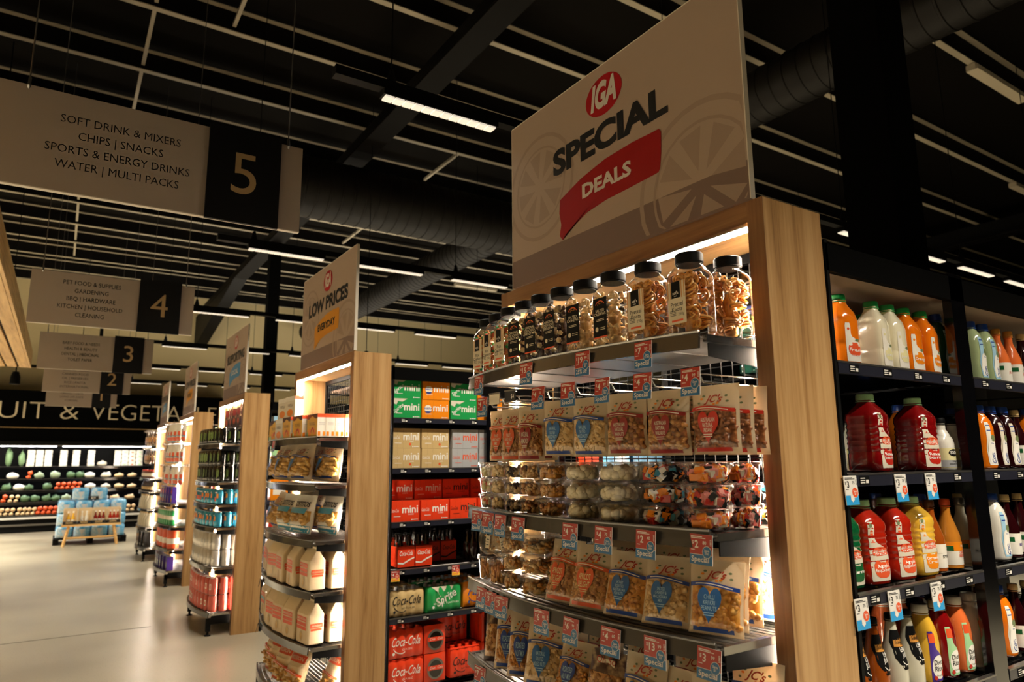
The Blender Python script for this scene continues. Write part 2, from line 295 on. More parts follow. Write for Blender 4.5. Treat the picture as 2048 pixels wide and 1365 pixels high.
# spotlights and pendant in front of the far wall
SP=T('spot_light','light',MB().loft([(-.34,.0),(-.34,.085),(-.2,.08),(-.1,.05),(-.1,0)],'black',12).tube([(0,0,-.12),(0,0,.0)],.012,'black').mesh('spot_light'))
t=one('light_track',MB().box(-.03,.03,-4,.9,0,.05,'black').tube([(0,.2,.05),(0,.2,2.8)],.006,'black',4).tube([(0,-2,.05),(0,-2,2.8)],.006,'black',4),'short black track of spotlights before the produce sign','light track',None,(-16.2,0,3.42))
for j,(y,d) in enumerate(((-.83,'beside the timber canopy'),(.0,'nearer the hanging signs'),(.78,'behind the sign numbered 3'))):
    SP.put('black can spotlight on the produce track, '+d,(-16.2,y,3.42),group='produce spotlights')
t=T('pendant_light','light',MB().loft([(0,.16),(.05,.155),(.16,.11),(.24,.05),(.27,.02)],'black',20,caps=(0,1)).tube([(0,0,.27),(0,0,3.6)],.005,'black',4).mesh('pendant_light'))
t.put('black dome pendant lamp beyond the low prices sign',(-8.1,3.1,2.66))
# ---------------------------------------------------------------- hanging aisle signs
def aisle_sign(X,num,lines,desc,size):
    wide=[.51,.43,.36,.36,.36][5-int(num)]/max(tw(text(l,size))[1]-tw(text(l,size))[0] for l in lines)
    t=tag(ob('aisle_sign',None,None,(X,0,2.61)),desc,'sign','hanging aisle signs')
    y0=-.36 if num=='5' else -.29; ob('panel',MB().box(-.012,.012,y0,.83,0,.405,'sign_beige').box(-.0125,.0125,y0,.83,-.002,.002,'sign_edge').mesh('panel'),t)
    ob('number_block',MB().box(.013,.03,.427,.73,-.008,.42,'sign_black').mesh('number_block'),t)
    F=lambda e:(lambda u,v:(e,u,v)); m=MB(); n=len(lines); ls=.062
    for i,l in enumerate(lines): ob('text_line',MB().flat(sh(text(l,size,bold=0,wide=wide),.105,.205+(n-1)*ls/2-i*ls),F(.0135),'ink').mesh('text_line'),t)
    ob('number',MB().flat(sh(text(num,.27,bold=0),.577,.205),F(.0315),'gold').mesh('number'),t)
    for y in (-.22,.765): ob('hanger',MB().tube([(0,y,.38),(0,y,.44),(0,y,3.66)],.003,'steel_grey',4).tube([(0,y,.38),(.016,y,.40),(0,y,.44)],.006,'steel_grey',5).mesh('hanger'),t)
aisle_sign(-3.066,'5',['SOFT DRINK & MIXERS','CHIPS | SNACKS','SPORTS & ENERGY DRINKS','WATER | MULTI PACKS'],'beige hanging aisle sign with black block numbered 5',.047)
aisle_sign(-6.13,'4',['PET FOOD & SUPPLIES','GARDENING','BBQ | HARDWARE','KITCHEN | HOUSEHOLD','CLEANING'],'beige hanging aisle sign with black block numbered 4',.047)
aisle_sign(-9.1,'3',['BABY FOOD & NEEDS','HEALTH & BEAUTY','DENTAL | MEDICINAL','TOILET PAPER'],'beige hanging aisle sign with black block numbered 3',.047)
aisle_sign(-12.05,'2',['BAKING NEEDS','CANNED FOOD','OIL | PRESERVES','RICE | PASTA','INTERNATIONAL'],'beige hanging aisle sign with black block numbered 2',.047)
aisle_sign(-15.1,'1',['TEA & COFFEE','CEREALS | OATS','LONG LIFE JUICE','CORDIAL'],'beige hanging aisle sign with black block numbered 1',.047)
# ---------------------------------------------------------------- endcap frames
EY=1.472; EX=[-1.071,-4.055,-7.08,-10.13,-12.92]
EN=['the special deals display','the low prices display','the supporting local display','the far low prices display','the last supporting local display']
W=1.272
sideM=MB().box(-.025,.025,.002,.249,0,2.25,'oak_v').box(-.025,.025,0,.002,0,2.25,'oak_shaded_v').mesh('side_panel')
headM=MB().box(-W/2+.05,W/2-.05,.002,.249,-.057,0,'oak_h').box(-W/2+.05,W/2-.05,0,.002,-.057,0,'oak_shaded_h').mesh('header_beam')
ledV=MB().box(-.004,.004,-.006,.006,.12,2.18,'led').mesh('led_strip'); ledH=MB().box(-W/2+.06,W/2-.06,-.006,.006,-.004,.004,'led').mesh('led_strip')
ledC=MB().box(-W/2+.055,W/2-.055,-.013,.013,.0045,.0075,'steel_grey').box(-W/2+.055,W/2-.055,.0105,.013,-.002,.0045,'steel_grey').mesh('led_light_block')  # added cover that blocks strip light from the header underside
m=MB()
for i in range(28): xx=-W/2+.06+i*(W-.12)/27; m.tube([(xx,0,.1),(xx,0,2.16)],.0022,'wire_black',4,False)
for i in range(52): z=.1+i*.04; m.tube([(-W/2+.06,.004,z),(W/2-.06,.004,z)],.0022,'wire_black',4,False)
m.box(-W/2+.05,-W/2+.08,-.01,.012,.05,2.19,'black').box(W/2-.08,W/2-.05,-.01,.012,.05,2.19,'black').box(-W/2+.05,W/2-.05,-.01,.012,2.16,2.19,'black')
meshM=m.mesh('wire_back')
SX0,SX1=-1.2,-.068
def bow(x,s=.075): q=(x-(SX0+SX1)/2)/((SX1-SX0)/2); return -.185-s*(1-q*q)
def shelf_meshes():
    d=MB(); n=24
    for i in range(17):
        f=i/16; pts=[(SX0+(SX1-SX0)*k/n,.2*(1-f)+bow(SX0+(SX1-SX0)*k/n)*f,-.006) for k in range(n+1)]
        d.tube(pts,.0028 if i<16 else .004,'shelf_wire',4,False)
    V,Fs=rect(0,1,0,1,n,6); d.add([(SX0+(SX1-SX0)*u,.2*(1-v)+(bow(SX0+(SX1-SX0)*u)+.004)*v,-.0115) for u,v in V],Fs,'shelf_wire')
    for k in range(0,n+1,4): x=SX0+(SX1-SX0)*k/n; d.tube([(x,.2,-.011),(x,bow(x),-.011)],.003,'shelf_wire',4,False)
    ra=MB(); v=[]; fs=[]
    for k in range(n+1):
        x=SX0+(SX1-SX0)*k/n; y=bow(x)
        v+=[(x,y-.004,.004),(x,y-.010,-.036),(x,y-.002,-.036),(x,y+.002,.004)]
    for k in range(n):
        a=4*k; b=a+4
        for j in range(4): fs.append((a+j,a+(j+1)%4,b+(j+1)%4,b+j))
    fs+=[(0,3,2,1),(4*n,4*n+1,4*n+2,4*n+3)]; ra.add(v,fs,'rail')
    lip=[(SX0+(SX1-SX0)*k/n,bow(SX0+(SX1-SX0)*k/n)-.006,.005) for k in range(n+1)]; ra.tube(lip,.0035,'steel_grey',5)
    br=MB(); br.add([(0,-.165,-.022),(0,.2,-.022),(0,.2,-.085),(0,-.165,-.055),(.004,-.165,-.022),(.004,.2,-.022),(.004,.2,-.085),(.004,-.165,-.055)],[(0,1,2,3),(7,6,5,4),(0,4,5,1),(1,5,6,2),(2,6,7,3),(3,7,4,0)],'black').box(-.004,.008,-.175,.2,-.02,-.002,'chrome')
    return d.mesh('shelf_deck'),ra.mesh('price_rail'),br.mesh('bracket')
pm('shelf_wire','8b8680',.42,metal=.6)
DECK,RAIL,BRK=shelf_meshes()
BASE=MB()
for x in (0,):
    BASE.box(x-.018,x+.018,-.20,-.16,.04,.155,'black').box(x-.018,x+.018,-.2,.2,.1,.155,'black').loft([(0,.03),(.008,.03),(.012,.012),(.045,.01)],'black',10,cx=x,cy=-.18)
BASE=BASE.mesh('base_leg')
def endcap(i,zs,desc):
    X=EX[i]; t=tag(ob('endcap_display',None,None,(X,EY,0)),desc,'display stand','wooden endcap displays')
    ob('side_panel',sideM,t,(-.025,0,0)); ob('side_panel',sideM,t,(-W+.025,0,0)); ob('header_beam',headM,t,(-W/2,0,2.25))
    ob('led_strip',ledV,t,(-.055,.036,0)); ob('led_strip',ledV,t,(-W+.055,.036,0)); ob('led_strip',ledH,t,(-W/2,.014,2.178)); ob('led_light_block',ledC,t,(-W/2,.014,2.178))
    ob('wire_back',meshM,t,(-W/2,.232,0)); [ob('base_leg',BASE,t,(x,0,0)) for x in (SX0+.05,SX1-.03)]
    for z in zs:
        s=ob('shelf',DECK,t,(0,0,z)); ob('price_rail',RAIL,s)
        for x in (SX1+.004,SX0-.008): ob('bracket',BRK,s,(x,0,0))
    return t
ecz=[[1.88,1.409,1.16,.905,.62,.2],[1.72,1.437,1.117,.829,.53,.2],[1.752,1.387,1.177,.966,.606,.2],[1.043,.761,.466,.2],[1.319,1.104,.824,.539,.2]]
ECD=['oak framed endcap display full of nuts and snacks under the special deals sign','oak framed endcap display of corn chips and wraps under the low prices sign','oak framed endcap display stacked with drink cans under the supporting local sign','oak framed endcap display with blue and orange hanging packs, fourth along the row','oak framed endcap display at the end of the row nearest the produce fridge']
for i in range(5): endcap(i,ecz[i],ECD[i])
# promotional boards standing on the frames
def promo(i,x0,x1,kind,desc):
    X=EX[i]; y=EY-.004; t=tag(ob('promotional_sign',None,None,(X,y,2.25)),desc,'sign','promotional boards')
    zt=.675; m=MB().box(x0,x1,-.008,.008,.108,zt,'promo').box(x0,x1,-.0081,.0081,0,.108,'promo_band').box(x0-.002,x0,-.009,.009,0,zt,'sign_edge').box(x1,x1+.003,-.009,.009,0,zt,'sign_edge').box(x0,x1,-.009,.009,zt,zt+.003,'sign_edge')
    ob('board',m.mesh('board'),t); F=lambda e:(lambda u,v:(u,-e,v)); cx=(x0+x1)/2; ww=x1-x0
    for (a,b,r) in ((cx-.33*ww,.36,.21),(cx+.36*ww,.10,.25)):
        p=MB()
        for r0,r1 in ((r*.93,r),(r*.72,r*.76)): p.flat(([(max(x0+.005,min(x1-.005,x)),max(.005,min(zt-.01,z))) for x,z in ring(a,b,r0,r1)[0]],ring(a,b,r0,r1)[1]),F(.0088),'promo_pattern')
        for k in range(8): q=2*PI*k/8+.2; p.flat(([(max(x0+.005,min(x1-.005,a+c*math.cos(q+e))),max(.005,min(zt-.01,b+c*math.sin(q+e)))) for c,e in ((r*.15,0),(r*.68,-.25),(r*.68,.25))],[(0,1,2)]),F(.0087),'promo_pattern')
        ob('fruit_motif',p.mesh('fruit_motif'),t)
    sx=1 if i==0 else 1.0; cxx=cx+(.006 if i==0 else .01); em=MB()
    em.flat(fan(circ(cxx,.562,.094,.072,28),2),F(.0095),'iga_red'); em.flat(sh(fitw('IGA',.135,.125,bold=.045,shear=.25),cxx,.562),F(.0105),'sign_white'); ob('emblem',em.mesh('emblem'),t)
    le=MB(); tx,bc,btx,bm=[('SPECIAL','sign_white','DEALS','deal_red'),('LOW PRICES','ink','EVERYDAY','yellow'),('SUPPORTING','sign_white','LOCAL','local_blue')][kind]
    le.flat(sh(fitw(tx,[.585,.83,.83][kind],.128,bold=.045),cxx,[.41,.405,.405][kind]),F(.0098),'ink'); ob('headline',le.mesh('headline'),t)
    bn=MB(); bw=.26; o=[(-bw,-.115),(-bw*.96,-.075),(-bw,-.03),(-bw*.98,.02),(-bw*.5,.06),(0,.083),(bw*.5,.088),(bw*.97,.083),(bw,.07),(bw*.985,.0),(bw*.96,-.045),(bw*.93,-.055),(bw*.4,-.06),(0,-.062),(-bw*.4,-.075),(-bw*.85,-.118),(-bw*.93,-.135)]
    bn.flat(fan([(cxx+x,.245+z) for x,z in o],1),F(.0100),bm); bn.flat(sh(fitw(btx,[.25,.37,.33][kind],.068,bold=.04),cxx,.25),F(.0108),bc); ob('banner',bn.mesh('banner'),t)
promo(0,-1.165,-.026,0,'promotional board reading special deals on a red banner')
promo(1,-1.094,.03,1,'promotional board reading low prices everyday above the corn chips')
promo(2,-1.0,.06,2,'promotional board reading supporting local above the drink cans')
promo(3,-.9,.1,1,'small far promotional board reading low prices everyday')
promo(4,-.8,.12,2,'farthest promotional board, reading supporting local')
# ---------------------------------------------------------------- gondola shelving behind the endcaps
def gondola(i,zs,desc,bays=3,both=True):
    X=EX[i]; y0=EY+.249; t=tag(ob('gondola_shelving',None,None,(X,y0,0)),desc,'shelving','gondola shelving runs')
    L=.70+.79*(bays-1)+.1; ups=[0.012]+[.70+.79*j for j in range(bays)]
    ob('back_panel',MB().box(-W/2-.012,-W/2+.012,.02,L,.1,2.1,'black').mesh('back_panel'),t)
    ob('canopy',MB().box(-W+.02,-.02,.01,L,2.10,2.115,'canopy').box(-.02,0,.01,L,2.09,2.17,'black_matt').box(-W,-W+.02,.01,L,2.09,2.17,'black_matt').mesh('canopy'),t)
    for j,u in enumerate(ups):
        wd=.012 if j==0 else .09
        for sx in (0,-W):
            ob('upright',MB().box(sx-.028 if sx==0 else sx,sx if sx==0 else sx+.028,u,u+wd,0,2.18,'black_gloss' if j else 'black').mesh('upright'),t)
    for sd in (0,1):
        for z in zs:
            s=None
            for j in range(bays):
                a=.024 if j==0 else ups[j]+.09; b=ups[j+1]; m=MB()
                xf,xb=((-.014,-.6) if sd==0 else (-W+.014,-W+.6))
                m.box(min(xb,xf),max(xb,xf),a,b,z-.02,z-.012,'black_gloss')
                n=10
                for q in range(n): xx=xf+(xb-xf)*q/n; m.tube([(xx,a,z-.004),(xx,b,z-.004)],.003,'steel_grey',4,False)
                s=ob('shelf',m.mesh('shelf'),t); r=MB(); e=.002 if sd==0 else -W-.002; f=-.012 if sd==0 else -W+.012
                r.box(min(e,f),max(e,f),a,b,z-.03,z,'rail_navy').box(min(e,f)-.001,max(e,f)+.001,a,b,z-.001,z+.004,'steel_grey')
                if sd==0 and i<2:
                    for q in range(4):
                        yy=a+(b-a)*(q+.3)/4; r.box(e,e+.0012,yy,yy+.045,z-.027,z-.004,'black')
                        for h in range(3): r.box(e+.0012,e+.0016,yy+.003,yy+.024,z-.010-h*.006,z-.0075-h*.006,'tag_white')
                        r.box(e+.0012,e+.0016,yy+.028,yy+.04,z-.022,z-.013,'tag_white')
                ob('price_rail',r.mesh('price_rail'),s)
    return t
GZ1=[1.835,1.533,1.23,.93,.63,.2]; GZ2=[1.845,1.53,1.203,.92,.64,.2]
gondola(0,GZ1,'black gondola shelving filled with juice bottles behind the special deals display')
gondola(1,GZ2,'black gondola shelving holding soft drink multipacks behind the low prices display')
gondola(2,GZ2,'black gondola shelving behind the drink can display',2)
gondola(3,GZ2,'black gondola shelving behind the far low prices display',2)
gondola(4,GZ2,'black gondola shelving behind the last display by the produce fridge',2)
# ================================================================ GOODS
def fill_square(m,mats,n,r,rx,z0,z1,p=4,shape='ell',asp=(1,1,1),sub=1,top=True):
    for k in range(n):
        a=rnd.random()*2*PI; x,y=sup(a,p); q=(1 if rnd.random()<.75 or not top else rnd.random()**.5)
        z=z0+(z1-z0)*rnd.random() if q==1 else z1+rnd.uniform(-.004,.006); c=(x*rx*q,y*rx*q,z); s=r*rnd.uniform(.8,1.15); mt=rnd.choice(mats)
        if shape=='ell': m.ell(c,(s*asp[0],s*asp[1],s*asp[2]),mt,rrot(),sub)
        elif shape=='box':
            M=rrot(); h=[s*.9,s*.8,s*.6]; vs=[tuple(Vector(c)+M@Vector((i*h[0],j*h[1],l*h[2]))) for l in (-1,1) for i,j in ((-1,-1),(1,-1),(1,1),(-1,1))]
            m.add(vs,[(0,3,2,1),(4,5,6,7),(0,1,5,4),(1,2,6,5),(2,3,7,6),(3,0,4,7)],mt)
        else:
            M=rrot(); pts=[tuple(Vector(c)+M@Vector((s*math.cos(t),s*math.sin(t)*(.85),0))) for t in [2*PI*j/9 for j in range(10)]]
            m.tube(pts,s*.2,mt,5,False); m.tube([tuple(Vector(c)+M@Vector((s*.9*math.cos(t),s*.7*math.sin(t),s*.1))) for t in (3.9,1.2)],s*.17,mt,4,False); m.tube([tuple(Vector(c)+M@Vector((s*.9*math.cos(t),s*.7*math.sin(t),-s*.1))) for t in (5.5,1.9)],s*.17,mt,4,False)
# ---------------------------------------------------------------- jars
JB=MB().loft([(.0,.040),(.004,.047),(.010,.049),(.15,.049),(.165,.046,.046,4),(.178,.038,.038,3),(.186,.033,.033,2),(.192,.033,.033,2)],'clear',28,5,caps=(1,0)).mesh('jar_body',60)
JL=MB()
JL.loft([(.190,.0345),(.192,.0365),(.214,.0365),(.217,.034)],'black',28); JL.loft([(.187,.0345),(.189,.0345)],'black',20); JL=JL.mesh('lid',30)
pm('label_cream','d9cdb2',.5); pm('label_gold','c98a3a',.45)
def jar_label(kind,lines):
    m=MB(); F=lambda e:(lambda u,v:(u,-.0495-e,v))
    if kind=='cream':
        m.flat(rect(-.031,.031,.028,.138),F(.0005),'label_cream')
        for a in (-.031,-.022,.0165,.0255): 
            m.flat(rect(a,a+.0028,.094,.138),F(.001),'label_gold')
        m.flat(rect(-.018,.013,.095,.138),F(.001),'black'); m.flat(sh(text("sof's",.012,bold=.01),-.003,.108),F(.0015),'white'); m.flat(sh(text("snack",.005),-.003,.1005),F(.0015),'white')
        m.flat(sh(text(lines,.0155,bold=.008,ls=.85),0,.072),F(.001),'ink'); m.flat(sh(text('250g',.011),.014,.052),F(.001),'ink')
        for j in range(4): m.flat(rect(-.025,-.004,.05+j*.004,.0515+j*.004),F(.001),'ink')
        m.flat(rect(-.02,.02,.034,.039),F(.001),'tag_orange')
    else:
        m.flat(rect(-.03,.03,.03,.140),F(.0005),'black'); m.flat(rect(-.03,.03,.026,.030),F(.0005),'tag_orange')
        m.flat(ring(0,.108,.022,.0245,12,.6,PI-.6),F(.001),'tag_orange'); m.flat(sh(text("JC's",.013,shear=.3),0,.126),F(.001),'label_gold')
        m.flat(sh(text(lines,.0115,bold=.01,ls=.85),0,.098),F(.001),'label_cream')
        for j in range(2): m.flat(rect(-.018,.018,.074+j*.004,.0755+j*.004),F(.001),'label_cream')
        m.flat(fan(circ(-.015,.051,.007,.007,10),1),F(.001),'label_cream')
        for j in range(2): m.flat(rect(-.003,.022,.048+j*.005,.0495+j*.005),F(.001),'label_cream')
    return m.mesh('label')
def jar(kind,lines,mats,n,r,shape,asp=(1,1,1)):
    m=MB(); fill_square(m,mats,n,r,.0475-r*(1.25 if shape=='ring' else 1.0),.006+r*.8,.148,5,shape,asp)
    m.loft([(.006,.014),(.012,.018),(.10,.018),(.12,.012)],mats[0],10,2)
    return T('snack_jar','jar',None,[('jar_body',JB),('lid',JL),('label',jar_label(kind,lines)),('contents',m.mesh('contents',80))])
J_rice=jar('cream','Rice\nCrackers',['cracker','cracker','orange','green'],170,.008,'ell',(1.3,.8,.6)); J_mix=jar('black','ORIGINAL\nDELICIOUS\nENERGY MIX',['choc','choc','macadamia'],150,.009,'ell'); J_cash=jar('black','SALTED\nCASHEWS',['cashew'],190,.0085,'ell',(1.3,.75,.6)); J_pret=jar('cream','Pretzel\nKnots',['pretzel'],75,.0155,'ring')
jx=[-2.205,-2.097,-1.99,-1.882,-1.775,-1.668,-1.56,-1.447,-1.325,-1.2]
def fy(x,e=.06,X=EX[0]): return EY+bow(x-X)+e      # y on a bowed shelf, e behind its front edge
jn=[('rice crackers',J_rice)]*3+[('nut and chocolate mix',J_mix)]*3+[('salted cashews',J_cash)]*2+[('pretzel knots',J_pret)]*2
for k in range(10):
    d,t=jn[k]; i=9-k
    t.put('black-lidded jar of %s, %s from the big post, top shelf'%(d,ORD[i]),(jx[k],fy(jx[k],.058),1.886),rnd.uniform(-4,4),'snack jars on the top nut shelf')
J_pret.put('clear jar of pretzel knots standing behind the others beside the big post',(-1.173,1.447,1.886),-90,'snack jars on the top nut shelf')
# ---------------------------------------------------------------- tubs
TB=MB().loft([(0,.044),(.003,.048),(.046,.055),(.048,.057),(.050,.0575)],'clear',30,caps=(1,0)).mesh('tub_body',60)
TL=MB().loft([(.0445,.0592),(.0455,.0605),(.0525,.0605),(.0535,.0595),(.0525,.056),(.051,.055)],'lid_clear',30,caps=(0,1)).mesh('lid',50)
def tub(mats,n,r,shape='ell',asp=(1,1,1),sub=1):
    m=MB(); fill_square(m,mats,n,r,.0462-r*.95,.003+r,.0405-r*.8,2,shape,asp,sub); m.loft([(.004,.02),(.008,.026),(.03,.026),(.035,.02)],mats[0],12)
    return T('snack_tub','tub',None,[('tub_body',TB),('lid',TL),('contents',m.mesh('contents',80))])
TT=dict(pastel=tub(['pastel','offw','orange','lemon'],70,.011,sub=2),maca=tub(['macadamia'],80,.0085,sub=2),choc=tub(['choc','choc','macadamia'],80,.009),walnut=tub(['mixnut','cashew'],100,.009,asp=(1.2,.8,.7)),mix=tub(['peanut','mixnut'],100,.009,asp=(1.2,.7,.8)),white=tub(['whiteball'],75,.0115,sub=2),allsort=tub(['black','fanta','black','offw','teal','red'],60,.0125,'box'),lolly=tub(['red','black','pink','fanta','pale'],60,.0125,'box'),cash=tub(['cashew','peanut'],90,.0095,asp=(1.35,.75,.65)),tiny=tub(['peanut'],150,.0058))
TD=dict(pastel='pastel sweets',maca='macadamias',choc='chocolate mix',walnut='walnuts',mix='mixed nuts',white='white chocolate balls',allsort='liquorice allsorts',lolly='red and black sweets',cash='roasted cashews',tiny='small roasted nuts')
LV=['bottom','middle','top','fourth']
def tstack(kind,x,y,z,n,where,sc=1.0,sz=1.0,g='clear tubs on the tub shelf'):
    for k in range(n): TT[kind].put('clear tub of %s, %s of %s'%(TD[kind],LV[k] if n>1 else 'base',where),(x+rnd.uniform(-.002,.002),y+rnd.uniform(-.002,.002),z+k*.0545*sz),rnd.random()*360,g,sc=(sc,sc,sz))
tz=1.4085; sp=[('pastel',-2.165,.87),('maca',-2.06,.86),('choc',-1.953,.9),('walnut',-1.845,.9),('mix',-1.73,.95),('white',-1.60,1.0),('white',-1.463,1.1),('allsort',-1.315,1.05),('lolly',-1.182,1.02)]
for k,(d,x,s) in enumerate(sp): tstack(d,x,fy(x,.066*s-(.010 if k==8 else 0)),tz,3,'front stack %s from the big post'%ORD[8-k],s)
tstack('lolly',-1.163,1.446,tz,3,'second-row stack beside the big post',.74)
for k,(d,x) in enumerate((('lolly',-1.27),('allsort',-1.39),('white',-1.51),('white',-1.64),('mix',-1.77),('walnut',-1.88))): tstack(d,x,fy(x,.202),tz,3,'second-row stack %s from the big post'%ORD[k+1],.9)
tstack('allsort',-1.24,1.60,tz,2,'third-row stack beside the big post',1.0)
z3=1.166; g3='clear tubs on the mixed tub and bag shelf'
for k,(d,x,n,s,zz) in enumerate((('tiny',-2.165,1,.82,1.55),('tiny',-2.064,1,.82,1.55),('cash',-1.957,3,.78,1.08),('cash',-1.832,3,1.2,1.1))): tstack(d,x,fy(x,.062*s),z3,n,'lower-shelf stack %s from the bags'%ORD[3-k],s,zz,g3)
tstack('cash',-1.76,fy(-1.75,.30),z3,3,'stack behind the front cashews, lower shelf',1.1,1.1,g3); tstack('mix',-1.9,fy(-1.9,.2),z3,3,'lower-shelf back stack nearest the frame',1.0,1.1,g3)
lab=MB().flat(rect(-.012,.012,-.036,.03),lambda u,v:(u,v,.0545),'label_cream').flat(rect(-.009,.009,.012,.034),lambda u,v:(u,v,.0548),'black')
for j in range(3): lab.flat(rect(-.008,.008,-.004-j*.01,-.001-j*.01),lambda u,v:(u,v,.0548),'ink')
LT=T('snack_tub','tub',None,TT['cash'].parts+[('label',lab.mesh('label'))])
LT.put('tub standing on its edge with its labelled lid facing out, above the small nut tubs',(-2.158,fy(-2.13,.085),1.302),8,g3,rx=84,sc=.9); LT.put('tilted tub on edge showing a slanting lid label, next to the cashew stack',(-2.048,fy(-2.03,.085),1.302),22,g3,rx=80,ry=-20,sc=.9)
# ---------------------------------------------------------------- pillow bags
def bagfn(w,h,d,seed):
    def D(u,v):
        e=max(0.0,1-abs(u)**3.2); t=min(1,(v/.16)**.6) if v>0 else 0; t*=1 if v<.55 else max(.05,1-((v-.55)/.42)**1.2) if v<.97 else .04
        return d/2*e*t+.0025*noise.noise((u*3+seed,v*5,seed))*(1 if .03<v<.99 else 0)
    return lambda u,v,e=0:(u*w/2*(1-.05*math.sin(PI*min(1,max(0,v)))+.02*noise.noise((seed,v*4,0))),-D(u,v)-e,v*h), D
def bag(name,w,h,d,topc,winm,ribbon,heartm,htxt,nut,seed,asp=(1,1,1),nr=.009,nn=75,win=(.09,.63),cat='bag',logo="JC's",film=True,txtm='iceblue'):
    P,D=bagfn(w,h,d,seed); m=MB(); nu=14; vs=[0,.02,.05,win[0],.13,.19,.25,.31,.37,.43,.5,.56,win[1],.7,.77,.84,.91,.97,1]
    us=[-1,-.9,-.8,-.65,-.5,-.35,-.17,0,.17,.35,.5,.65,.8,.9,1]
    g=[]; 
    for v in vs:
        for u in us: g.append(P(u,v))
    for v in vs:
        for u in us: a=P(u,v); g.append((a[0],-a[1]*.75,a[2]))
    n=len(us); o=len(g)//2; fa=[[],[]]
    for j in range(len(vs)-1):
        for i in range(n-1):
            inw=vs[j]>=win[0]-1e-6 and vs[j+1]<=win[1]+1e-6 and us[i]>=-.9 and us[i+1]<=.9
            fa[1 if inw else 0].append((j*n+i,j*n+i+1,(j+1)*n+i+1,(j+1)*n+i)); fa[0].append((o+j*n+i+1,o+j*n+i,o+(j+1)*n+i,o+(j+1)*n+i+1))
    m.add(g,fa[0],topc); m.f+= [f for f in fa[1]]; k=m.mi(winm); m.m+=[k]*len(fa[1])
    parts=[('bag_body',m.mesh('bag_body',75))]
    hc=(-.12,(win[0]+win[1])/2+.01); hw,hh=.98,win[1]-win[0]-.04
    if nut:
        c=MB()
        for _ in range(nn):
            u=rnd.uniform(-.84,.84); v=rnd.uniform(win[0]+.03,win[1]-.03); s=nr*rnd.uniform(.75,1.15)
            p=P(u,v,-s*.25); c.ell(p,(s*asp[0],s*asp[1],s*asp[2]),nut,rrot())
        parts.append(('contents',c.mesh('contents',80)))
    e=nr*.62 if nut else .0008
    if film and nut:
        f=MB(); V,F=rect(-.9,.9,win[0],win[1],16,12); f.add([tuple(Vector(P(u,v,e))+Vector((0,-.0035*abs(noise.noise((u*6+seed,v*9,3))),0))) for u,v in V],F,'film'); parts.append(('window_film',f.mesh('window_film',80)))
    pr=MB(); e+=.0030
    if heartm: pr.flat(fan([(x,y) for x,y in heart(hc[0],hc[1],hw,hh,36)],4),lambda u,v:P(u,v,e),heartm)
    if htxt: 
        tm=fitw(htxt,.6,.1,bold=.008,ls=.9); ys=[y for _,y in tm[0]]; q=.21/max(1e-6,max(ys)-min(ys)); pr.flat(([(x+hc[0],y*q+hc[1]+.04) for x,y in tm[0]],tm[1]),lambda u,v:P(u,v,e+.0008),txtm)
        for j in range(2): pr.flat(rect(hc[0]-.2,hc[0]+.2,hc[1]-.10-j*.03,hc[1]-.088-j*.03,4,1),lambda u,v:P(u,v,e+.0006),txtm)
    if ribbon:
        V,F=rect(-.93,.93,win[1]-.02,win[1]+.035,14,1); pr.add([P(u,v+.03*math.sin((u+1)*2.2),e) for u,v in V],F,ribbon)
        V,F=rect(-.8,.7,win[0]-.055,win[0]-.0,12,1); pr.add([P(u,v,.002) for u,v in V],F,ribbon)
        V,F=rect(-.7,.7,win[1]+.0,win[1]+.012,14,1); pr.add([P(u,v+.03*math.sin((u+1)*2.2),e+.0006) for u,v in V],F,'offw')
    if logo:
        tm=text(logo,.2,shear=.45,bold=.022); a,b=tw(tm); pr.flat(([(x*.8/(b-a)*1.0,y*.75+.79) for x,y in tm[0]],tm[1]),lambda u,v:P(u,v,.001),'jc_red')
        for (a,b,c2) in ((-.5,.80,'fanta'),(-.42,.84,'leaf'),(.52,.83,'leaf'),(.58,.75,'leaf'),(-.62,.74,'leaf'),(.05,.715,'fanta'),(.2,.725,'fanta')): pr.flat(fan(circ(a,b,.07,.016,8),1),lambda u,v:P(u,v,.001),c2)
    if pr.v: parts.append(('print',pr.mesh('print')))
    return T(name,cat,None,parts)
BK=dict(w=.146,h=.182,d=.055,topc='cream')
def nb(win,rib,he,tx,nut,seed,**k): return bag('nut_bag',.146,.182,.04,'cream',win,rib,he,tx,nut,seed,**k)
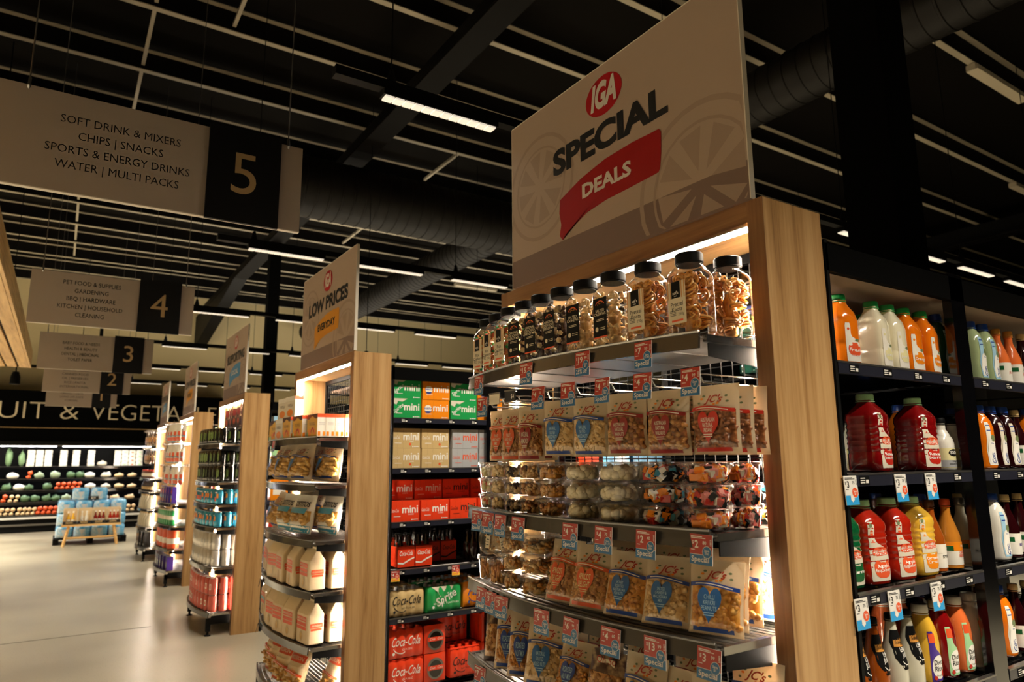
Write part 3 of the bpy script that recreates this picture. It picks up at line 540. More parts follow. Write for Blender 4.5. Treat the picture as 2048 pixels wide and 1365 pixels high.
B=dict(pecan=nb('pecan','red','red','AUSTRALIAN\nNATURAL\nPECANS','pecan',1.1,asp=(1.7,.8,.7),nn=60,txtm='offw'),walnut=nb('pecan','dkred','dkred','AUSTRALIAN\nNATURAL\nWALNUTS','mixnut',2.3,asp=(1.2,1,.8),txtm='pale'),
 cashew=nb('cashew','navy','blue','NATURAL\nSALTED\nMIXED NUTS','cashew',3.7,asp=(1.4,.75,.65)),almond=nb('mixnut','dkred','dkred','NATURAL\nALMONDS','mixnut',4.2,asp=(1.5,.8,.6),txtm='pale'),
 trail=nb('mixnut','orange','orange','FRUIT\nAND NUT\nMIX','mixnut',5.9,txtm='pale'),apricot=nb('mixnut','orange','orange','APRICOT\nDELIGHT','mixnut',6.4,asp=(1.3,.9,.7),txtm='lemon'),
 honey=nb('peanut','navy','blue','HONEY\nROASTED\nAUSTRALIAN\nPEANUTS','peanut',7.7),saltmac=nb('cashew','navy','blue','SALTED\nCASHEW &\nMACADAMIA\nMIX','cashew',8.1),
 chilli=nb('peanut','navy','blue','CHILLI\nKRI KRI\nPEANUTS','peanut',9.6,nr=.0115,nn=55,asp=(1.25,.9,.9)),pretz=nb('mixnut','navy','navy','ROASTED\nNUT MIX','pretzel',10.2,asp=(1.3,.8,.7)),
 brown=bag('nut_bag',.14,.18,.05,'choc','mixnut',None,None,'','mixnut',11.3,logo=''))
w0=MB().flat(rect(-.5,.5,.58,.86),lambda u,v:(u*.07,-.012,v*.18),'label_cream'); w0.flat(sh(text('Oh So\nWell',.03),0,.135),lambda u,v:(u,-.0128,v),'jc_red')
B['brown'].parts.append(('sticker',w0.mesh('sticker')))
BD=dict(pecan='red-heart pecan bag',walnut='maroon-heart walnut bag',cashew='blue-heart salted nut bag',almond='maroon-heart almond bag',trail='orange-heart fruit mix bag',apricot='orange-heart apricot bag',honey='blue-heart honey peanut bag',saltmac='blue-heart cashew mix bag',chilli='blue-heart chilli peanut bag',pretz='navy-heart nut mix bag',brown='brown stickered snack bag')
def pb(k,where,loc,rz=0,rx=0,g='nut bags',sc=1): B[k].put('%s %s'%(BD[k],where),loc,rz,g,rx,0,sc)
# pegs and the bags hanging from them
hx=[('trail',-2.09,1),('trail',-1.985,1),('almond',-1.868,1),('cashew',-1.70,1),('cashew',-1.56,1),('walnut',-1.425,1),('walnut',-1.292,1),('pecan',-1.158,1)]
pg=MB().tube([(0,.26,.002),(0,-.0,.002),(0,-.012,.02)],.0025,'chrome',6).tube([(0,.26,.022),(0,-.035,.022)],.002,'chrome',6).box(-.03,.03,-.04,-.036,.0,.034,'clear').box(-.012,.012,.255,.262,-.01,.03,'black')
PEG=T('display_peg','hook',pg.mesh('display_peg'))
for k,(d,x,_) in enumerate(hx):
    i=7-k; y=fy(x,.045); nbk=[2,2,2,3,3,3,3,4][k]
    PEG.put('chrome display peg, %s from the big post, holding nut bags'%ORD[i],(x,y-.015,1.762+.0),0,'display pegs')
    for j in range(nbk):
        if j and k<3: pass
        pb(d,('hanging frontmost' if j==0 else 'hanging %s back'%ORD[j])+' on the %s peg from the big post'%ORD[i],(min(x+rnd.uniform(-.004,.004),-1.158 if j<3 else -1.224),y+.022+j*.052,1.576+(.0127 if k>2 else 0)+rnd.uniform(-.002,.002)),rnd.uniform(8,13)+(8 if k<3 else 0),rx=rnd.uniform(-2,0),g='nut bags hanging on pegs',sc=(.75,1,.97) if k<3 else .93)
# bags standing on the fourth and fifth shelves
z=1.174
for k,(d,x,rz,rx,sc) in enumerate((('apricot',-1.672,12,-16,(.84,1,.97)),('apricot',-1.553,12,-16,.95),('honey',-1.425,13,-17,.92),('saltmac',-1.296,18,-17,.92),('chilli',-1.165,20,-13,.92))): pb(d,'leaning below the tubs, %s from the big post'%ORD[4-k],(x,fy(x,.035),z),rz,rx,'nut bags standing below the tubs',sc)
for j,(d,x,y) in enumerate((('chilli',-1.20,1.375),('chilli',-1.215,1.448),('saltmac',-1.215,1.53))): pb(d,'below the tubs, %s behind the front bag beside the big post'%ORD[j],(x,y,z),14,-10,'nut bags standing below the tubs',.97)
for j,(d,x) in enumerate((('saltmac',-1.38),('honey',-1.53))): pb(d,'in the back row below the tubs, %s from the big post'%ORD[j+1],(x,fy(x,.16),z),8,-8,'nut bags standing below the tubs',1.0)
z=.918
for k,(d,x,rz,rx,sc) in enumerate((('brown',-2.075,42,-14,(.72,1,1.02)),('pretz',-1.985,40,-15,(.72,1,1.03)),('pretz',-1.89,38,-15,(.74,1,1.03)),('cashew',-1.77,28,-15,(.95,1,1.03)),('pretz',-1.65,12,-22,.85),('brown',-1.515,10,-14,.86),('cashew',-1.385,6,-12,.93),('saltmac',-1.265,6,-12,.86),('chilli',-1.190,10,-8,.84))): pb(d,'on the lowest visible shelf, %s from the big post'%ORD[8-k],(x,fy(x,.04),z),rz,rx,'nut bags on the lowest shelf in view',sc)
for j,(d,x) in enumerate((('cashew',-1.17),('almond',-1.33),('honey',-1.49),('walnut',-1.65),('trail',-1.81))): pb(d,'in back on the lowest visible shelf, %s from the big post'%ORD[j],(x,fy(x,.17),z),4,-5,'nut bags on the lowest shelf in view')
# ---------------------------------------------------------------- price tags
def pricetag(style,dol,cen,save,foot,wd=.062,ht=.07):
    m=MB(); F=lambda e:(lambda u,v:(u,-e,v)); h=wd/2
    up,lo,tc,bl={'r':('tag_red','tag_blue','tag_white','tag_blue'),'w':('tag_white','tag_sky','ink','tag_orange'),'y':('tag_red','tag_yellow','tag_white','tag_orange')}[style]
    m.box(-h,h,-.0008,.0008,-ht,0,'tag_white'); zc=-ht*.66; m.flat(rect(-h,h,zc,0),F(.0012),up); m.flat(rect(-h,h,-ht,zc-.0012),F(.0012),lo)
    m.flat(sh(text(dol,.024,bold=.02),-.004-(.006 if len(dol)>1 else .009),-.0235),F(.0016),tc); m.flat(sh(text('$',.011,bold=.01),-.024,-.019),F(.0016),tc); m.flat(sh(text(cen,.011,bold=.015),.011 if len(dol)<2 else .015,-.019),F(.0016),tc)
    for j in range(3): m.flat(rect(-h+.004,-h+.004+[.034,.044,.012][j],[-.0065,-.0095,-.036][j],[-.0045,-.0078,-.0345][j]),F(.0016),tc)
    m.flat(fan(circ(h-.0155,zc+.006,.0138),1),F(.0016),'tag_white'); m.flat(fan(circ(h-.0155,zc+.006,.0126),1),F(.0019),bl); m.flat(sh(text('Save\n'+save,.0082,bold=.012,ls=.8),h-.0155,zc+.006),F(.0022),'tag_white')
    for j in range(5): m.flat(rect(h-.007,h-.002,-.012-j*.003,-.0105-j*.003),F(.0016),'ink' if style!='r' else 'tag_white')
    if style!='w': m.flat(sh(fitw(foot,wd*.78,.017,bold=.014),-.002,(zc-ht)/2),F(.0016),'tag_white' if style=='r' else 'tag_orange')
    else: m.flat(([(-.008,-.05),(.008,-.05),(.008,-.062),(0,-.068),(-.008,-.062)],[(0,4,3,2,1)]),F(.0016),'tag_white')
    return m.mesh('price_tag')
_TG={}
def ptag(st,p,save,foot,loc,label,rz=0,rx=0,g='red and blue price tags',wd=.062,ht=.068):
    k=(st,p,save,foot,wd)
    if k not in _TG: d,c=p.split('.'); _TG[k]=pricetag(st,d,c,save,foot,wd,ht)
    o=ob('price_tag',_TG[k],None,loc,(R(rx),0,R(rz))); tag(o,label,'price tag',g)
def etag(x,z,dz=0): return (x,EY+bow(x-EX[0])-.013,z+dz)
k=0
for x,p,s,f in ((-2.125,'7.00','$1','Special'),(-1.765,'15.00','$4','Special'),(-1.497,'19.99','$7','25% off'),(-1.287,'7.50','$1.40','Special')):
    ptag('r',p,s,f,etag(x,1.877),'red and blue tag priced $%s on the jar shelf rail'%p,rnd.uniform(-3,5),-3); k+=1
hp=[('4.50','$1'),None,None,('4.50','$1.10'),('4.50','$1.10'),('4.99','86c'),('4.99','86c'),('4.99','$1')]
for k,(d,x,_) in enumerate(hx):
    y=fy(x,.045)-.058
    if hp[k]: ptag('r',hp[k][0],hp[k][1],'Special',(x,y,1.796),'red and blue special tag on the %s hanging peg from the big post'%ORD[7-k],rnd.uniform(-2,4),rnd.uniform(-6,0))
    else:
        m=MB().box(-.032,.032,-.001,.001,-.036,0,'ink' if k==2 else 'pale').box(-.034,.034,-.002,.002,-.002,.003,'steel_grey')
        if k==2: m.flat(sh(text('$4',.018,bold=.01),.015,-.02),lambda u,v:(u,-.0015,v),'white')
        tag(ob('price_tag',m.mesh('price_tag'),None,(x,y,1.80)),['','blank pale tag holder on the seventh hanging peg from the big post','black price tag on the sixth hanging peg from the big post'][k],'price tag','peg tags')
for k,(x,p,s) in enumerate(((-2.143,'2.50','50c'),(-2.037,'7.00','$2'),(-1.937,'5.50','$1.50'),(-1.82,'6.00','$1'),(-1.563,'4.70','$1.10'),(-1.436,'4.70','$1.10'),(-1.301,'2.40','60c'),(-1.153,'2.80','70c'))): ptag('r',p,s,'Special',etag(x,1.405),'red and blue $%s tag on the tub rail, %s from the post'%(p,ORD[7-k]),rnd.uniform(-3,4),-4,wd=.068)
for k,(x,p,s) in enumerate(((-2.095,'3.00','50c'),(-2.01,'3.00','50c'),(-1.93,'5.50','$1.50'),(-1.70,'6.80','$1'),(-1.566,'6.99','$1'),(-1.421,'4.60','$1.40'),(-1.287,'13.99','$3'),(-1.147,'3.99','$1'))): ptag('r',p,s,'Special',etag(x,1.156),'red and blue $%s tag below the bags, %s from the post'%(p,ORD[7-k]),rnd.uniform(-4,5),rnd.uniform(-8,-2),wd=.068)
for k,(x,p) in enumerate(((-2.11,'7.50'),(-1.9,'6.99'))): ptag('r',p,'$1','Special',etag(x,.902),'red and blue tag priced $%s on the lowest rail in view'%p,2,-4,wd=.068)
# ---------------------------------------------------------------- juice bottles on the first gondola
def bottle(name,prof,p,liq,cap,lab,cat='bottle',neck=None,lq=None):
    """prof: (z,r) ; cap: (z0,z1,r,mat) ; lab: list of (rows(z,u0,u1), mat, offset) and texts"""
    m=MB(); lo=[q for q in prof if lq is None or q[0]<=lq]; m.loft(lo,liq,24,p)
    if lq is not None: m.loft([lo[-1]]+[q for q in prof if q[0]>lq],'clear',24,p,caps=(0,1))
    c=MB(); z0,z1,r,cm=cap; c.loft([(z0,r),(z0+.003,r*1.03),(z1-.003,r*1.0),(z1,r*.9)],cm,20); c.loft([(z0-.005,r*1.08),(z0-.003,r*1.08)],cm,16)
    zs=[q[0] for q in prof]; rs=[q[1] for q in prof]
    def rad(z):
        for i in range(len(zs)-1):
            if zs[i]<=z<=zs[i+1]: f=(z-zs[i])/max(1e-6,zs[i+1]-zs[i]); return rs[i]+(rs[i+1]-rs[i])*f
        return rs[-1]
    def wrap(e):
        def f(u,z):
            r=rad(z); a=-PI/2+u/max(r,.02); x,y=sup(a%(2*PI),p); return (x*(r+e),y*(r+e),z)
        return f
    l=MB()
    for k,(m2,mat,e) in enumerate(lab): l.flat(m2,wrap(.0006+.0004*e),mat)
    parts=[('bottle_body',m.mesh('bottle_body',50)),('cap',c.mesh('cap',35))]
    if l.v: parts.append(('label',l.mesh('label')))
    return T(name,cat,None,parts)
def pear(w,z0,z1,n=8):
    h=z1-z0; rs=[]
    for k in range(15):
        t=k/14; b=1 if t<.38 else max(.36,1-(t-.38)*2.2); e=.12 if k in(0,14) else 0
        rs.append((z0+h*t,-w/2+w*e*.3,-w/2+w*b-w*e*.3))
    return rows(rs,n)
def T2(t,w,s,u,z,**k): return sh(fitw(t,w,s,**k),u,z)
PJ=[(0,.036),(.004,.041),(.012,.043),(.06,.043),(.064,.0415),(.07,.043),(.135,.043),(.16,.037),(.178,.026),(.19,.0195),(.2,.0195)]
def jj(liq,t,bc): return bottle('juice_bottle',PJ,3.2,liq,(.199,.217,.0215,'green'),[(pear(.056,.012,.125),'offw',0),(fan(circ(.0,.048,.021,.02,14),2),bc,1),(T2(t,.036,.014,0,.046,shear=.2,bold=.01),'white',2),(T2('juice',.016,.006,0,.03),'white',2),(fan(circ(-.016,.107,.005,.004,8),1),bc,1),(fan(circ(.006,.075,.006,.0045,10),1),'leaf',1)])
PC=[(0,.046),(.006,.052),(.03,.053)]+[q for k in range(6) for q in ((.05+k*.016,.053),(.056+k*.016,.0505),(.06+k*.016,.0505))]+[(.152,.053),(.165,.051),(.18,.042),(.195,.028),(.202,.022),(.21,.021)]
def cord(liq,t,bc,cap='mint'): return bottle('cordial_bottle',PC,3.4,liq,(.209,.228,.0245,cap),[(pear(.062,.012,.17),'pale',0),(fan(circ(-.002,.088,.019,.014,14),2),'tag_orange',1),(T2('golden\ncircle',.028,.010,-.002,.088,bold=.012,ls=.8),'white',2),(fan(circ(.004,.046,.023,.026,16),2),bc,1),(T2(t,.040,.0125,.004,.046,bold=.012,ls=.85),'white',2),(fan(circ(-.016,.115,.007,.009,10),1),bc,1),(fan(circ(-.018,.14,.006,.008,10),1),bc,1),(fan(circ(-.02,.16,.006,.006,8),1),'leaf',1)])
PO=[(0,.034),(.004,.038),(.012,.040),(.07,.036),(.10,.040),(.14,.039),(.165,.033),(.182,.024),(.192,.017),(.2,.017)]
def cott(liq,lc='iceblue',cap='navy'): return bottle('cordial_bottle',PO,2.4,liq,(.198,.22,.0195,cap),[(pear(.05,.014,.16),lc,0),(rows([(.02,-.02,.012),(.05,-.022,.018),(.09,-.018,.008),(.1,-.014,-.006)],6),'white',1),(sh(([(-y,x) for x,y in fitw("Cottee's",.07,.02,shear=.3,bold=.01)[0]],text("Cottee's",.02,shear=.3,bold=.01)[1]),-.004,.055),'navy',2),(rect(-.022,-.006,.13,.15,3,1),'navy',1),(fan(circ(.0,.105,.009,.012,10),1),'leaf',1)])
PS=[(0,.032),(.003,.035),(.085,.035),(.1,.032),(.115,.022),(.13,.0155),(.152,.015)]
SODA=bottle('syrup_bottle',PS,2,'milk',(.15,.168,.0165,'black'),[(rows([(.008,-.055,.055),(.07,-.055,.055)],20),'lemon',0),(rows([(.01,-.05,.05),(.032,-.05,.05)],20),'grey',1),(fan(circ(0,.055,.02,.012,14),2),'black',1),(T2('SODA',.03,.014,0,.055,bold=.02),'white',2),(T2('SYRUP\nSODA PACK',.04,.008,0,.024,bold=.01),'ink',2),(rows([(.11,-.03,.03),(.128,-.03,.03)],12),'offw',0)])
PA=[(0,.03),(.003,.035),(.09,.035),(.105,.033),(.14,.022),(.165,.014),(.195,.013)]
def glass(liq,lc,t,tc,cap,bl=True): return bottle('glass_bottle',PA,2,liq,(.193,.213,.0155,cap),[(rows([(.012,-.06,.06),(.082,-.06,.06)],20),'offw',0),(rows([(.055,-.06,.06),(.082,-.06,.06)],20),lc,1),(rows([(.012,-.02,.06),(.03,.01,.06)],14),lc,1),(rect(-.05,-.025,.055,.07,4,1),'dkgreen',2),(T2(t,.042,.012,.012,.045,bold=.012,ls=.85),tc,2),(T2('Premium',.03,.011,.012,.07,shear=.3),'white',2)])
def schw(liq,t): return bottle('cordial_bottle',[(0,.03),(.003,.034),(.02,.035),(.08,.035),(.105,.03),(.15,.019),(.19,.0125),(.2,.0125)],2,liq,(.197,.212,.0145,'black'),[(rows([(.07,-.008,.03),(.085,-.02,.04),(.1,-.028,.045),(.14,-.03,.03),(.17,-.025,.025)],10),'black',0),(rows([(.128,-.022,.012),(.145,-.019,.02),(.15,-.012,.018)],6),'label_gold',1),(T2('Schweppes',.04,.012,.004,.139,shear=.2),'ink',2),(T2(t+'\nJUICE',.03,.016,.006,.113,bold=.012,ls=.85),'white',2),(ring(.006,.1,.017,.019,10,3.6,5.8),'white',2)])
def diet(liq,t,bc,cap='offw'): return bottle('cordial_bottle',[(0,.034),(.004,.039),(.012,.041),(.11,.041),(.14,.038),(.165,.03),(.185,.021),(.195,.02)],2.3,liq,(.193,.216,.0225,cap),[(pear(.056,.01,.145),bc,0),(fan(circ(.0,.048,.024,.032,18),2),'white',1),(T2('Diet\nRite',.030,.02,-.002,.052,bold=.004,ls=.85),'ink',2),(T2(t,.02,.007,-.002,.026),'leaf',2),(rect(-.026,-.006,.115,.14,4,1),'tag_orange',1),(fan(circ(.014,.03,.008,.01,10),1),'red',2),(fan(circ(-.016,.02,.006),1),'red',2)])
BT=dict(fruit=jj('orange_j','Fruit','tag_orange'),lemon=jj('lemon_j','Lemon','lemon'),orange=jj('orange_j','Orange','fanta'),yellow=jj('yel_j','Mango','fanta'),
 rasp=cord('red_j','Rasp\nberry','red'),lime=cord('green_b','Lime','dkgreen'),apple=cord('bright_j','Apple\nRaspberry','tag_orange'),crush=cord('yel_j','Orange\nCrush','fanta'),
 clime=cott('lime_j'),cdark=cott('teal_b'),cor=cott('orange_j','offw'),cblk=cott('dark_j','pale'),cwhite=cott('milk'),
 soda=SODA,ginger=glass('ginger_j','fanta','GINGER\nREFRESH','tag_orange','tag_orange'),gsugar=glass('clear_j','fanta','GINGER\nREFRESH','tag_orange','steel_grey'),amber=glass('amber_j','offw','SYRUP','ink','brown'),peach=glass('peach_j','offw','JUICE','pink','label_gold'),barker=glass('dark_j','offw','BERRIES','purple','tan'),
 slime=schw('amber_j','LIME'),slemon=schw('clear_j','LEMON'),dy=diet('yel_j','Fruit','purple'),dr=diet('red_j','Raspberry','mint'),do=diet('peach_j','Tropical','mint'),dw=diet('milk','Lemon','mint'))
DD=dict(fruit='orange juice bottle, green cap',lemon='cloudy lemon juice bottle',orange='bright orange juice bottle',yellow='yellow juice bottle',rasp='large ribbed dark red bottle',lime='large ribbed green bottle',apple='large ribbed bright red bottle',crush='large ribbed yellow bottle',clime='pale green cordial bottle',cdark='dark green cordial bottle',cor='orange cordial bottle, navy cap',cblk='dark purple cordial bottle',cwhite='white cordial bottle, navy cap',soda='white syrup bottle, black cap',ginger='ginger glass bottle, orange cap',gsugar='clear ginger bottle, metal cap',amber='dark amber glass bottle',peach='peach coloured glass bottle',barker='dark berry bottle, white label',slime='slim amber bottle, black label',slemon='slim cloudy bottle, black label',dy='yellow cordial bottle, white cap',dr='red cordial bottle, white cap',do='peach cordial bottle, white cap',dw='cloudy cordial bottle, white cap')
SN=['top juice shelf','second juice shelf','third juice shelf','fourth juice shelf']
RW=[('fruit',1.905),('lemon',2.08),('lemon',2.172),('orange',2.265),('orange',2.372),('cdark',2.475),('clime',2.715),('clime',2.81),('peach',2.92),('peach',3.02),('barker',3.13)],[('rasp',2.0),('rasp',2.27),('soda',2.405),('soda',2.485),('cor',2.70),('cblk',2.79),('cblk',2.885),('barker',2.985),('cor',3.09)],[('lime',1.80),('apple',1.925),('apple',2.062),('crush',2.19),('amber',2.30),('ginger',2.40),('gsugar',2.495),('cwhite',2.72),('barker',2.82),('barker',2.92),('amber',3.02)],[('slime',1.825),('slime',1.912),('slemon',2.005),('slemon',2.09),('dy',2.185),('dr',2.285),('do',2.385),('dw',2.485),('cor',2.68),('barker',2.80),('barker',2.90),('cblk',3.0)]
for s,rw in enumerate(RW):
    z=GZ1[s]+.004
    for k,(d,y) in enumerate(rw):
        BT[d].put('%s front row, %s, %s from the wooden panel'%(DD[d],SN[s],ORD[k]),(-1.152 if d not in('soda','slime','slemon') else -1.142,y,z),90+rnd.uniform(-8,9),'bottles in the front row of the '+SN[s])
BR=[('yellow',2.02),('lemon',2.14),('orange',2.25),('orange',2.35),('peach',2.9),('cblk',3.0)],[('soda',2.12),('soda',2.2),('cor',2.42),('cor',2.52),('cblk',2.78),('barker',2.9)],[('crush',1.95),('crush',2.08),('amber',2.22),('amber',2.34),('cor',2.5),('barker',2.76),('cblk',2.9)],[('slemon',1.9),('slime',2.0),('do',2.2),('do',2.3),('cblk',2.42),('cblk',2.53),('barker',2.8)]
for s,rw in enumerate(BR):
    for k,(d,y) in enumerate(rw): BT[d].put('%s back row, %s, %s from the wooden panel'%(DD[d],SN[s],ORD[k]),(-1.278,y,GZ1[s]+.004),90+rnd.uniform(-8,9),'bottles in the back row of the '+SN[s])
for s in (0,1,2,3):
    for k in range(5): BT['cblk' if s%2 else 'cdark'].put('dark bottle deep at the back of the %s, %s from the wooden panel'%(SN[s],ORD[k]),(-1.40,1.82+k*.13+(.1 if k>3 else 0),GZ1[s]+.004),80,'bottles deep at the back of the '+SN[s])
for k,(y,z) in enumerate(((1.745,1.532),(1.99,1.532),(2.155,1.532))): ptag('w','3.75','$1','Special',(-1.066,y,z),'white and sky blue tag below dark red bottles, %s from the wooden panel'%ORD[k],90,-3,'white and blue price tags',wd=.058,ht=.075)
for k,(y,z) in enumerate(((1.745,1.225),(1.90,1.228),(2.12,1.228))): ptag('w','3.75','$1','Special',(-1.066,y,z),'white and sky blue tag above slim bottles, %s from the wooden panel'%ORD[k],90,-3,'white and blue price tags',wd=.058,ht=.075)
# ---------------------------------------------------------------- soft drink packs on the second gondola
def case(col,prints,w=.197,h=.125,d=.24,name='drink_case'):
    m=MB().box(-w/2,w/2,0,d,0,h,col); F=lambda e:(lambda u,v:(u,-e,v))
    for m2,mat,e in prints: m.flat(m2,F(.0006+.0004*e),mat)
    for u in (-w*.30,-w*.10): 
        for k in range(14): m.flat(rect(u,u+.001,.004+k*h/14.5,.008+k*h/14.5),F(.0007),'brown')
    return T(name,'drink case',m.mesh(name,30))
def mini(c,mt,brand,bmat,sub,**k):
    pr=[(sh(text('mini',.066,bold=.016),.035,.072),mt,1)]
    if brand=='Sprite': pr+=[(([(-.0985,.125),(.005,.125),(-.03,.105),(-.06,.108),(-.07,.085),(-.0985,.095)],[(0,5,4,3,2,1)]),'pale',0),(([(x*.77-y*.6-.058,x*.6+y*.77+.062) for x,y in text('Sprite',.035,bold=.012,shear=.2)[0]],text('Sprite',.035,bold=.012,shear=.2)[1]),'white',1)]
    elif brand=='Fanta': pr+=[(fan(circ(-.055,.066,.026,.024,16),1),'offw',0),(([(-.08,.05),(-.03,.05),(-.045,.038),(-.066,.038)],[(0,3,2,1)]),'navy',1),(sh(text('FANTA',.0175,bold=.03),-.055,.066),'navy',1)]
    else: pr+=[(sh(fitw('Coca-Cola',.052,.03,shear=.4),-.068,.066),bmat,1)]
    if sub: pr+=[(sh(text(sub,.011,bold=.008),.04,.042),mt,1)]
    if brand=='vanilla': pr+=[(fan(circ(.03,.025,.008),1),'tag_orange',1)]
    pr+=[(rect(.055,.09,.008,.012),mt,1),(rect(.045,.052,.006,.014),mt,1),(rect(-.075,-.03,.03,.033),mt,1)]
    return case(c,pr)
CS=dict(sprite=mini('green','white','Sprite','white',None),fanta=mini('fanta','white','Fanta','white',None),tan=mini('tan','white','vanilla','white','vanilla'),grey=mini('grey','tag_orange','diet','tag_orange','diet'),red=mini('cokered','white','c','white','CLASSIC'),zero=mini('cokered','ink','c','ink','NO SUGAR'))
CD=dict(sprite='green soft drink case',fanta='orange fruit drink case',tan='tan soft drink case',grey='grey case with orange letters',red='red case with white letters',zero='red case with black letters')
G2='soft drink cases behind the low prices display'
for s,z,rowk in ((0,1.848,['sprite','fanta','sprite','fanta','sprite']),(1,1.533,['tan','tan','grey','grey','grey']),(2,1.206,['red','red','zero','zero'])):
    for k,d in enumerate(rowk):
        for l in (0,1):
            y=1.848+k*.2085+(.012 if s==1 and k>1 else 0)+rnd.uniform(-.003,.003)-(0 if s<2 else .0); xx=-4.085-(.10 if s==2 and l else .0)+rnd.uniform(-.004,.0)
            CS[d].put('%s, %s in stack %s from the low prices panel'%(CD[d],('lower','upper')[l],ORD[k]),(xx,y,z+l*.1258),90,G2)
def multipack(col,script,smat,sub,w=.235,h=.155,d=.16,extra=(),nb_=4,capm='white'):
    m=MB(); nu,nv=32,8; g=[]
    def f(u,v):
        s=abs(math.sin(PI*nb_*(u+.5))); b=.010*s*(1 if .1<v<.8 else .6)-.012*max(0,v-.82)/.18-.006*max(0,.12-v)/.12
        return (u*w,-b,h*v*(1-.035*(1-s)*(1 if v>.9 else 0)))
    V,Fc=rect(-.5,.5,0,1,nu,nv); m.add([f(u,v) for u,v in V],Fc,col)
    m.add([(f(u,v)[0],d+(-f(u,v)[1]),f(u,v)[2]) for u,v in V],[tuple(reversed(q)) for q in Fc],col)
    for sx in (-1,1): 
        V2,F2=rect(0,d,0,1,10,4); m.add([(sx*(w/2+.006*abs(math.sin(PI*3*y/d))),y,h*v*.97) for y,v in V2],F2 if sx>0 else [tuple(reversed(q)) for q in F2],col)
    V3,F3=rect(-w/2,w/2,0,d,12,6); m.add([(x,y,h*.95-.006*abs(math.sin(x*60)*math.sin(y*50))) for x,y in V3],F3,'film' if capm!='none' else col)
    pr=MB(); F=lambda e:(lambda u,v:tuple(Vector(f(max(-.5,min(.5,u/w)),max(0,min(1,v/h))))+Vector((0,-.0015-e,0))))
    if script=='Sprite':
        for m2,mt in extra: pr.flat(m2,F(0),mt)
        t=fitw(script,.15,.07,bold=.014,shear=.2); pr.flat(([(x*.9-y*.42+.01,x*.42+y*.9+.08) for x,y in t[0]],t[1]),F(.001),smat)
    else: pr.flat(sh(fitw(script,.185,.075,shear=.45,bold=.004),0,.092),F(.001),smat); pr.flat(ring(-.03,.085,.055,.06,12,3.6,5.2),F(.001),smat)
    if sub: pr.flat(sh(text(sub,.016,bold=.008,sp=1.2),.01,.048),F(.001),smat)
    pr.flat(fan(circ(-.08,.03,.009,.009,10),1),F(.001),smat)
    n=MB().loft([(h*.86,.02),(h*.97,.013),(h*1.0,.0125),(h*1.05,.0125)],'grey' if capm!='none' else col,10).mesh('bottle_cap',40)
    caps=[('bottle_cap',n,(),(-w/2+(i+.5)*w/nb_,.03+j*.06,0)) for i in range(nb_) for j in range(2)]
    return T('bottle_multipack','drink pack',None,[('wrapped_pack',m.mesh('wrapped_pack',80)),('print',pr.mesh('print'))]+caps)
spx=[(([(-.09,.15),(.07,.15),(.05,.125),(.0,.12),(-.03,.085),(-.05,.12)],[(0,5,4,3,2,1)]),'pale')]
MP=dict(van=multipack('tan','Coca-Cola','ink','NO SUGAR'),spr=multipack('green','Sprite','white','NATURAL FLAVOURS',extra=spx),fan=multipack('fanta','Fanta','navy',None),cok=multipack('cokered','Coca-Cola','white','CLASSIC',w=.232,h=.165,capm='none'),zer=multipack('cokered','Coca-Cola','ink','NO SUGAR',w=.215,h=.175,capm='none'))
side=MB(); 
V,F_=rect(-.5,.5,0,1,16,8); side.add([(u*.145,-.012*(1-(2*u)**2)*(1 if .05<v<.95 else .4),v*.165) for u,v in V],F_,'cokered').box(-.072,.072,.0,.23,0,.16,'cokered')
side.flat(fan([(x,z) for x,z in circ(0,.078,.058,.062,20)],2),lambda u,v:(u,-.0135,v),'steel_grey'); side.flat(fan([(x,z) for x,z in circ(0,.076,.044,.05,20)],2),lambda u,v:(u,-.0145,v),'cola'); side.flat(rect(-.055,.055,.07,.095,6,1),lambda u,v:(u,-.0152,v),'cokered'); side.flat(sh(fitw('Coca',.035,.02,shear=.4),-.022,.083),lambda u,v:(u,-.0158,v),'white'); side.flat(sh(fitw('Coca',.035,.02,shear=.4),.03,.083),lambda u,v:(u,-.0158,v),'white')
SIDE=T('bottle_multipack','drink pack',side.mesh('bottle_multipack',60))
def mpk(t,y,z,label,x=-4.088,rz=90): t.put(label,(x,y,z),rz,'wrapped bottle packs behind the low prices display')
mpk(MP['van'],1.868,.643,'tan shrink-wrapped bottle pack with black script beside the low prices panel'); mpk(MP['spr'],2.13,.643,'green shrink-wrapped bottle pack with white slanted script'); mpk(MP['fan'],2.40,.643,'orange shrink-wrapped bottle pack partly behind the nut tubs',-4.115); mpk(MP['spr'],2.118,.643,'green bottle pack standing behind the front green pack',-4.30); mpk(MP['van'],1.86,.643,'tan bottle pack standing behind the front tan pack',-4.30); mpk(MP['fan'],2.36,.643,'orange bottle pack standing behind the front orange pack',-4.30)
mpk(MP['cok'],1.872,.236,'lower red cola pack with white script beside the low prices panel'); mpk(MP['cok'],1.868,.405,'upper red cola pack with white script beside the low prices panel'); mpk(SIDE,2.068,.236,'lower red pack turned side-on showing dark bottles'); mpk(SIDE,2.066,.404,'upper red pack turned side-on showing dark bottles')
mpk(MP['zer'],2.285,.236,'lower red cola pack with black script'); mpk(MP['zer'],2.27,.413,'shaded red cola pack with black script set back on the one below',-4.24); mpk(MP['zer'],2.53,.236,'red cola pack with black script beyond the turned packs, lower',-4.115); mpk(MP['zer'],2.53,.413,'red cola pack with black script beyond the turned packs, upper',-4.115)
BKP={}
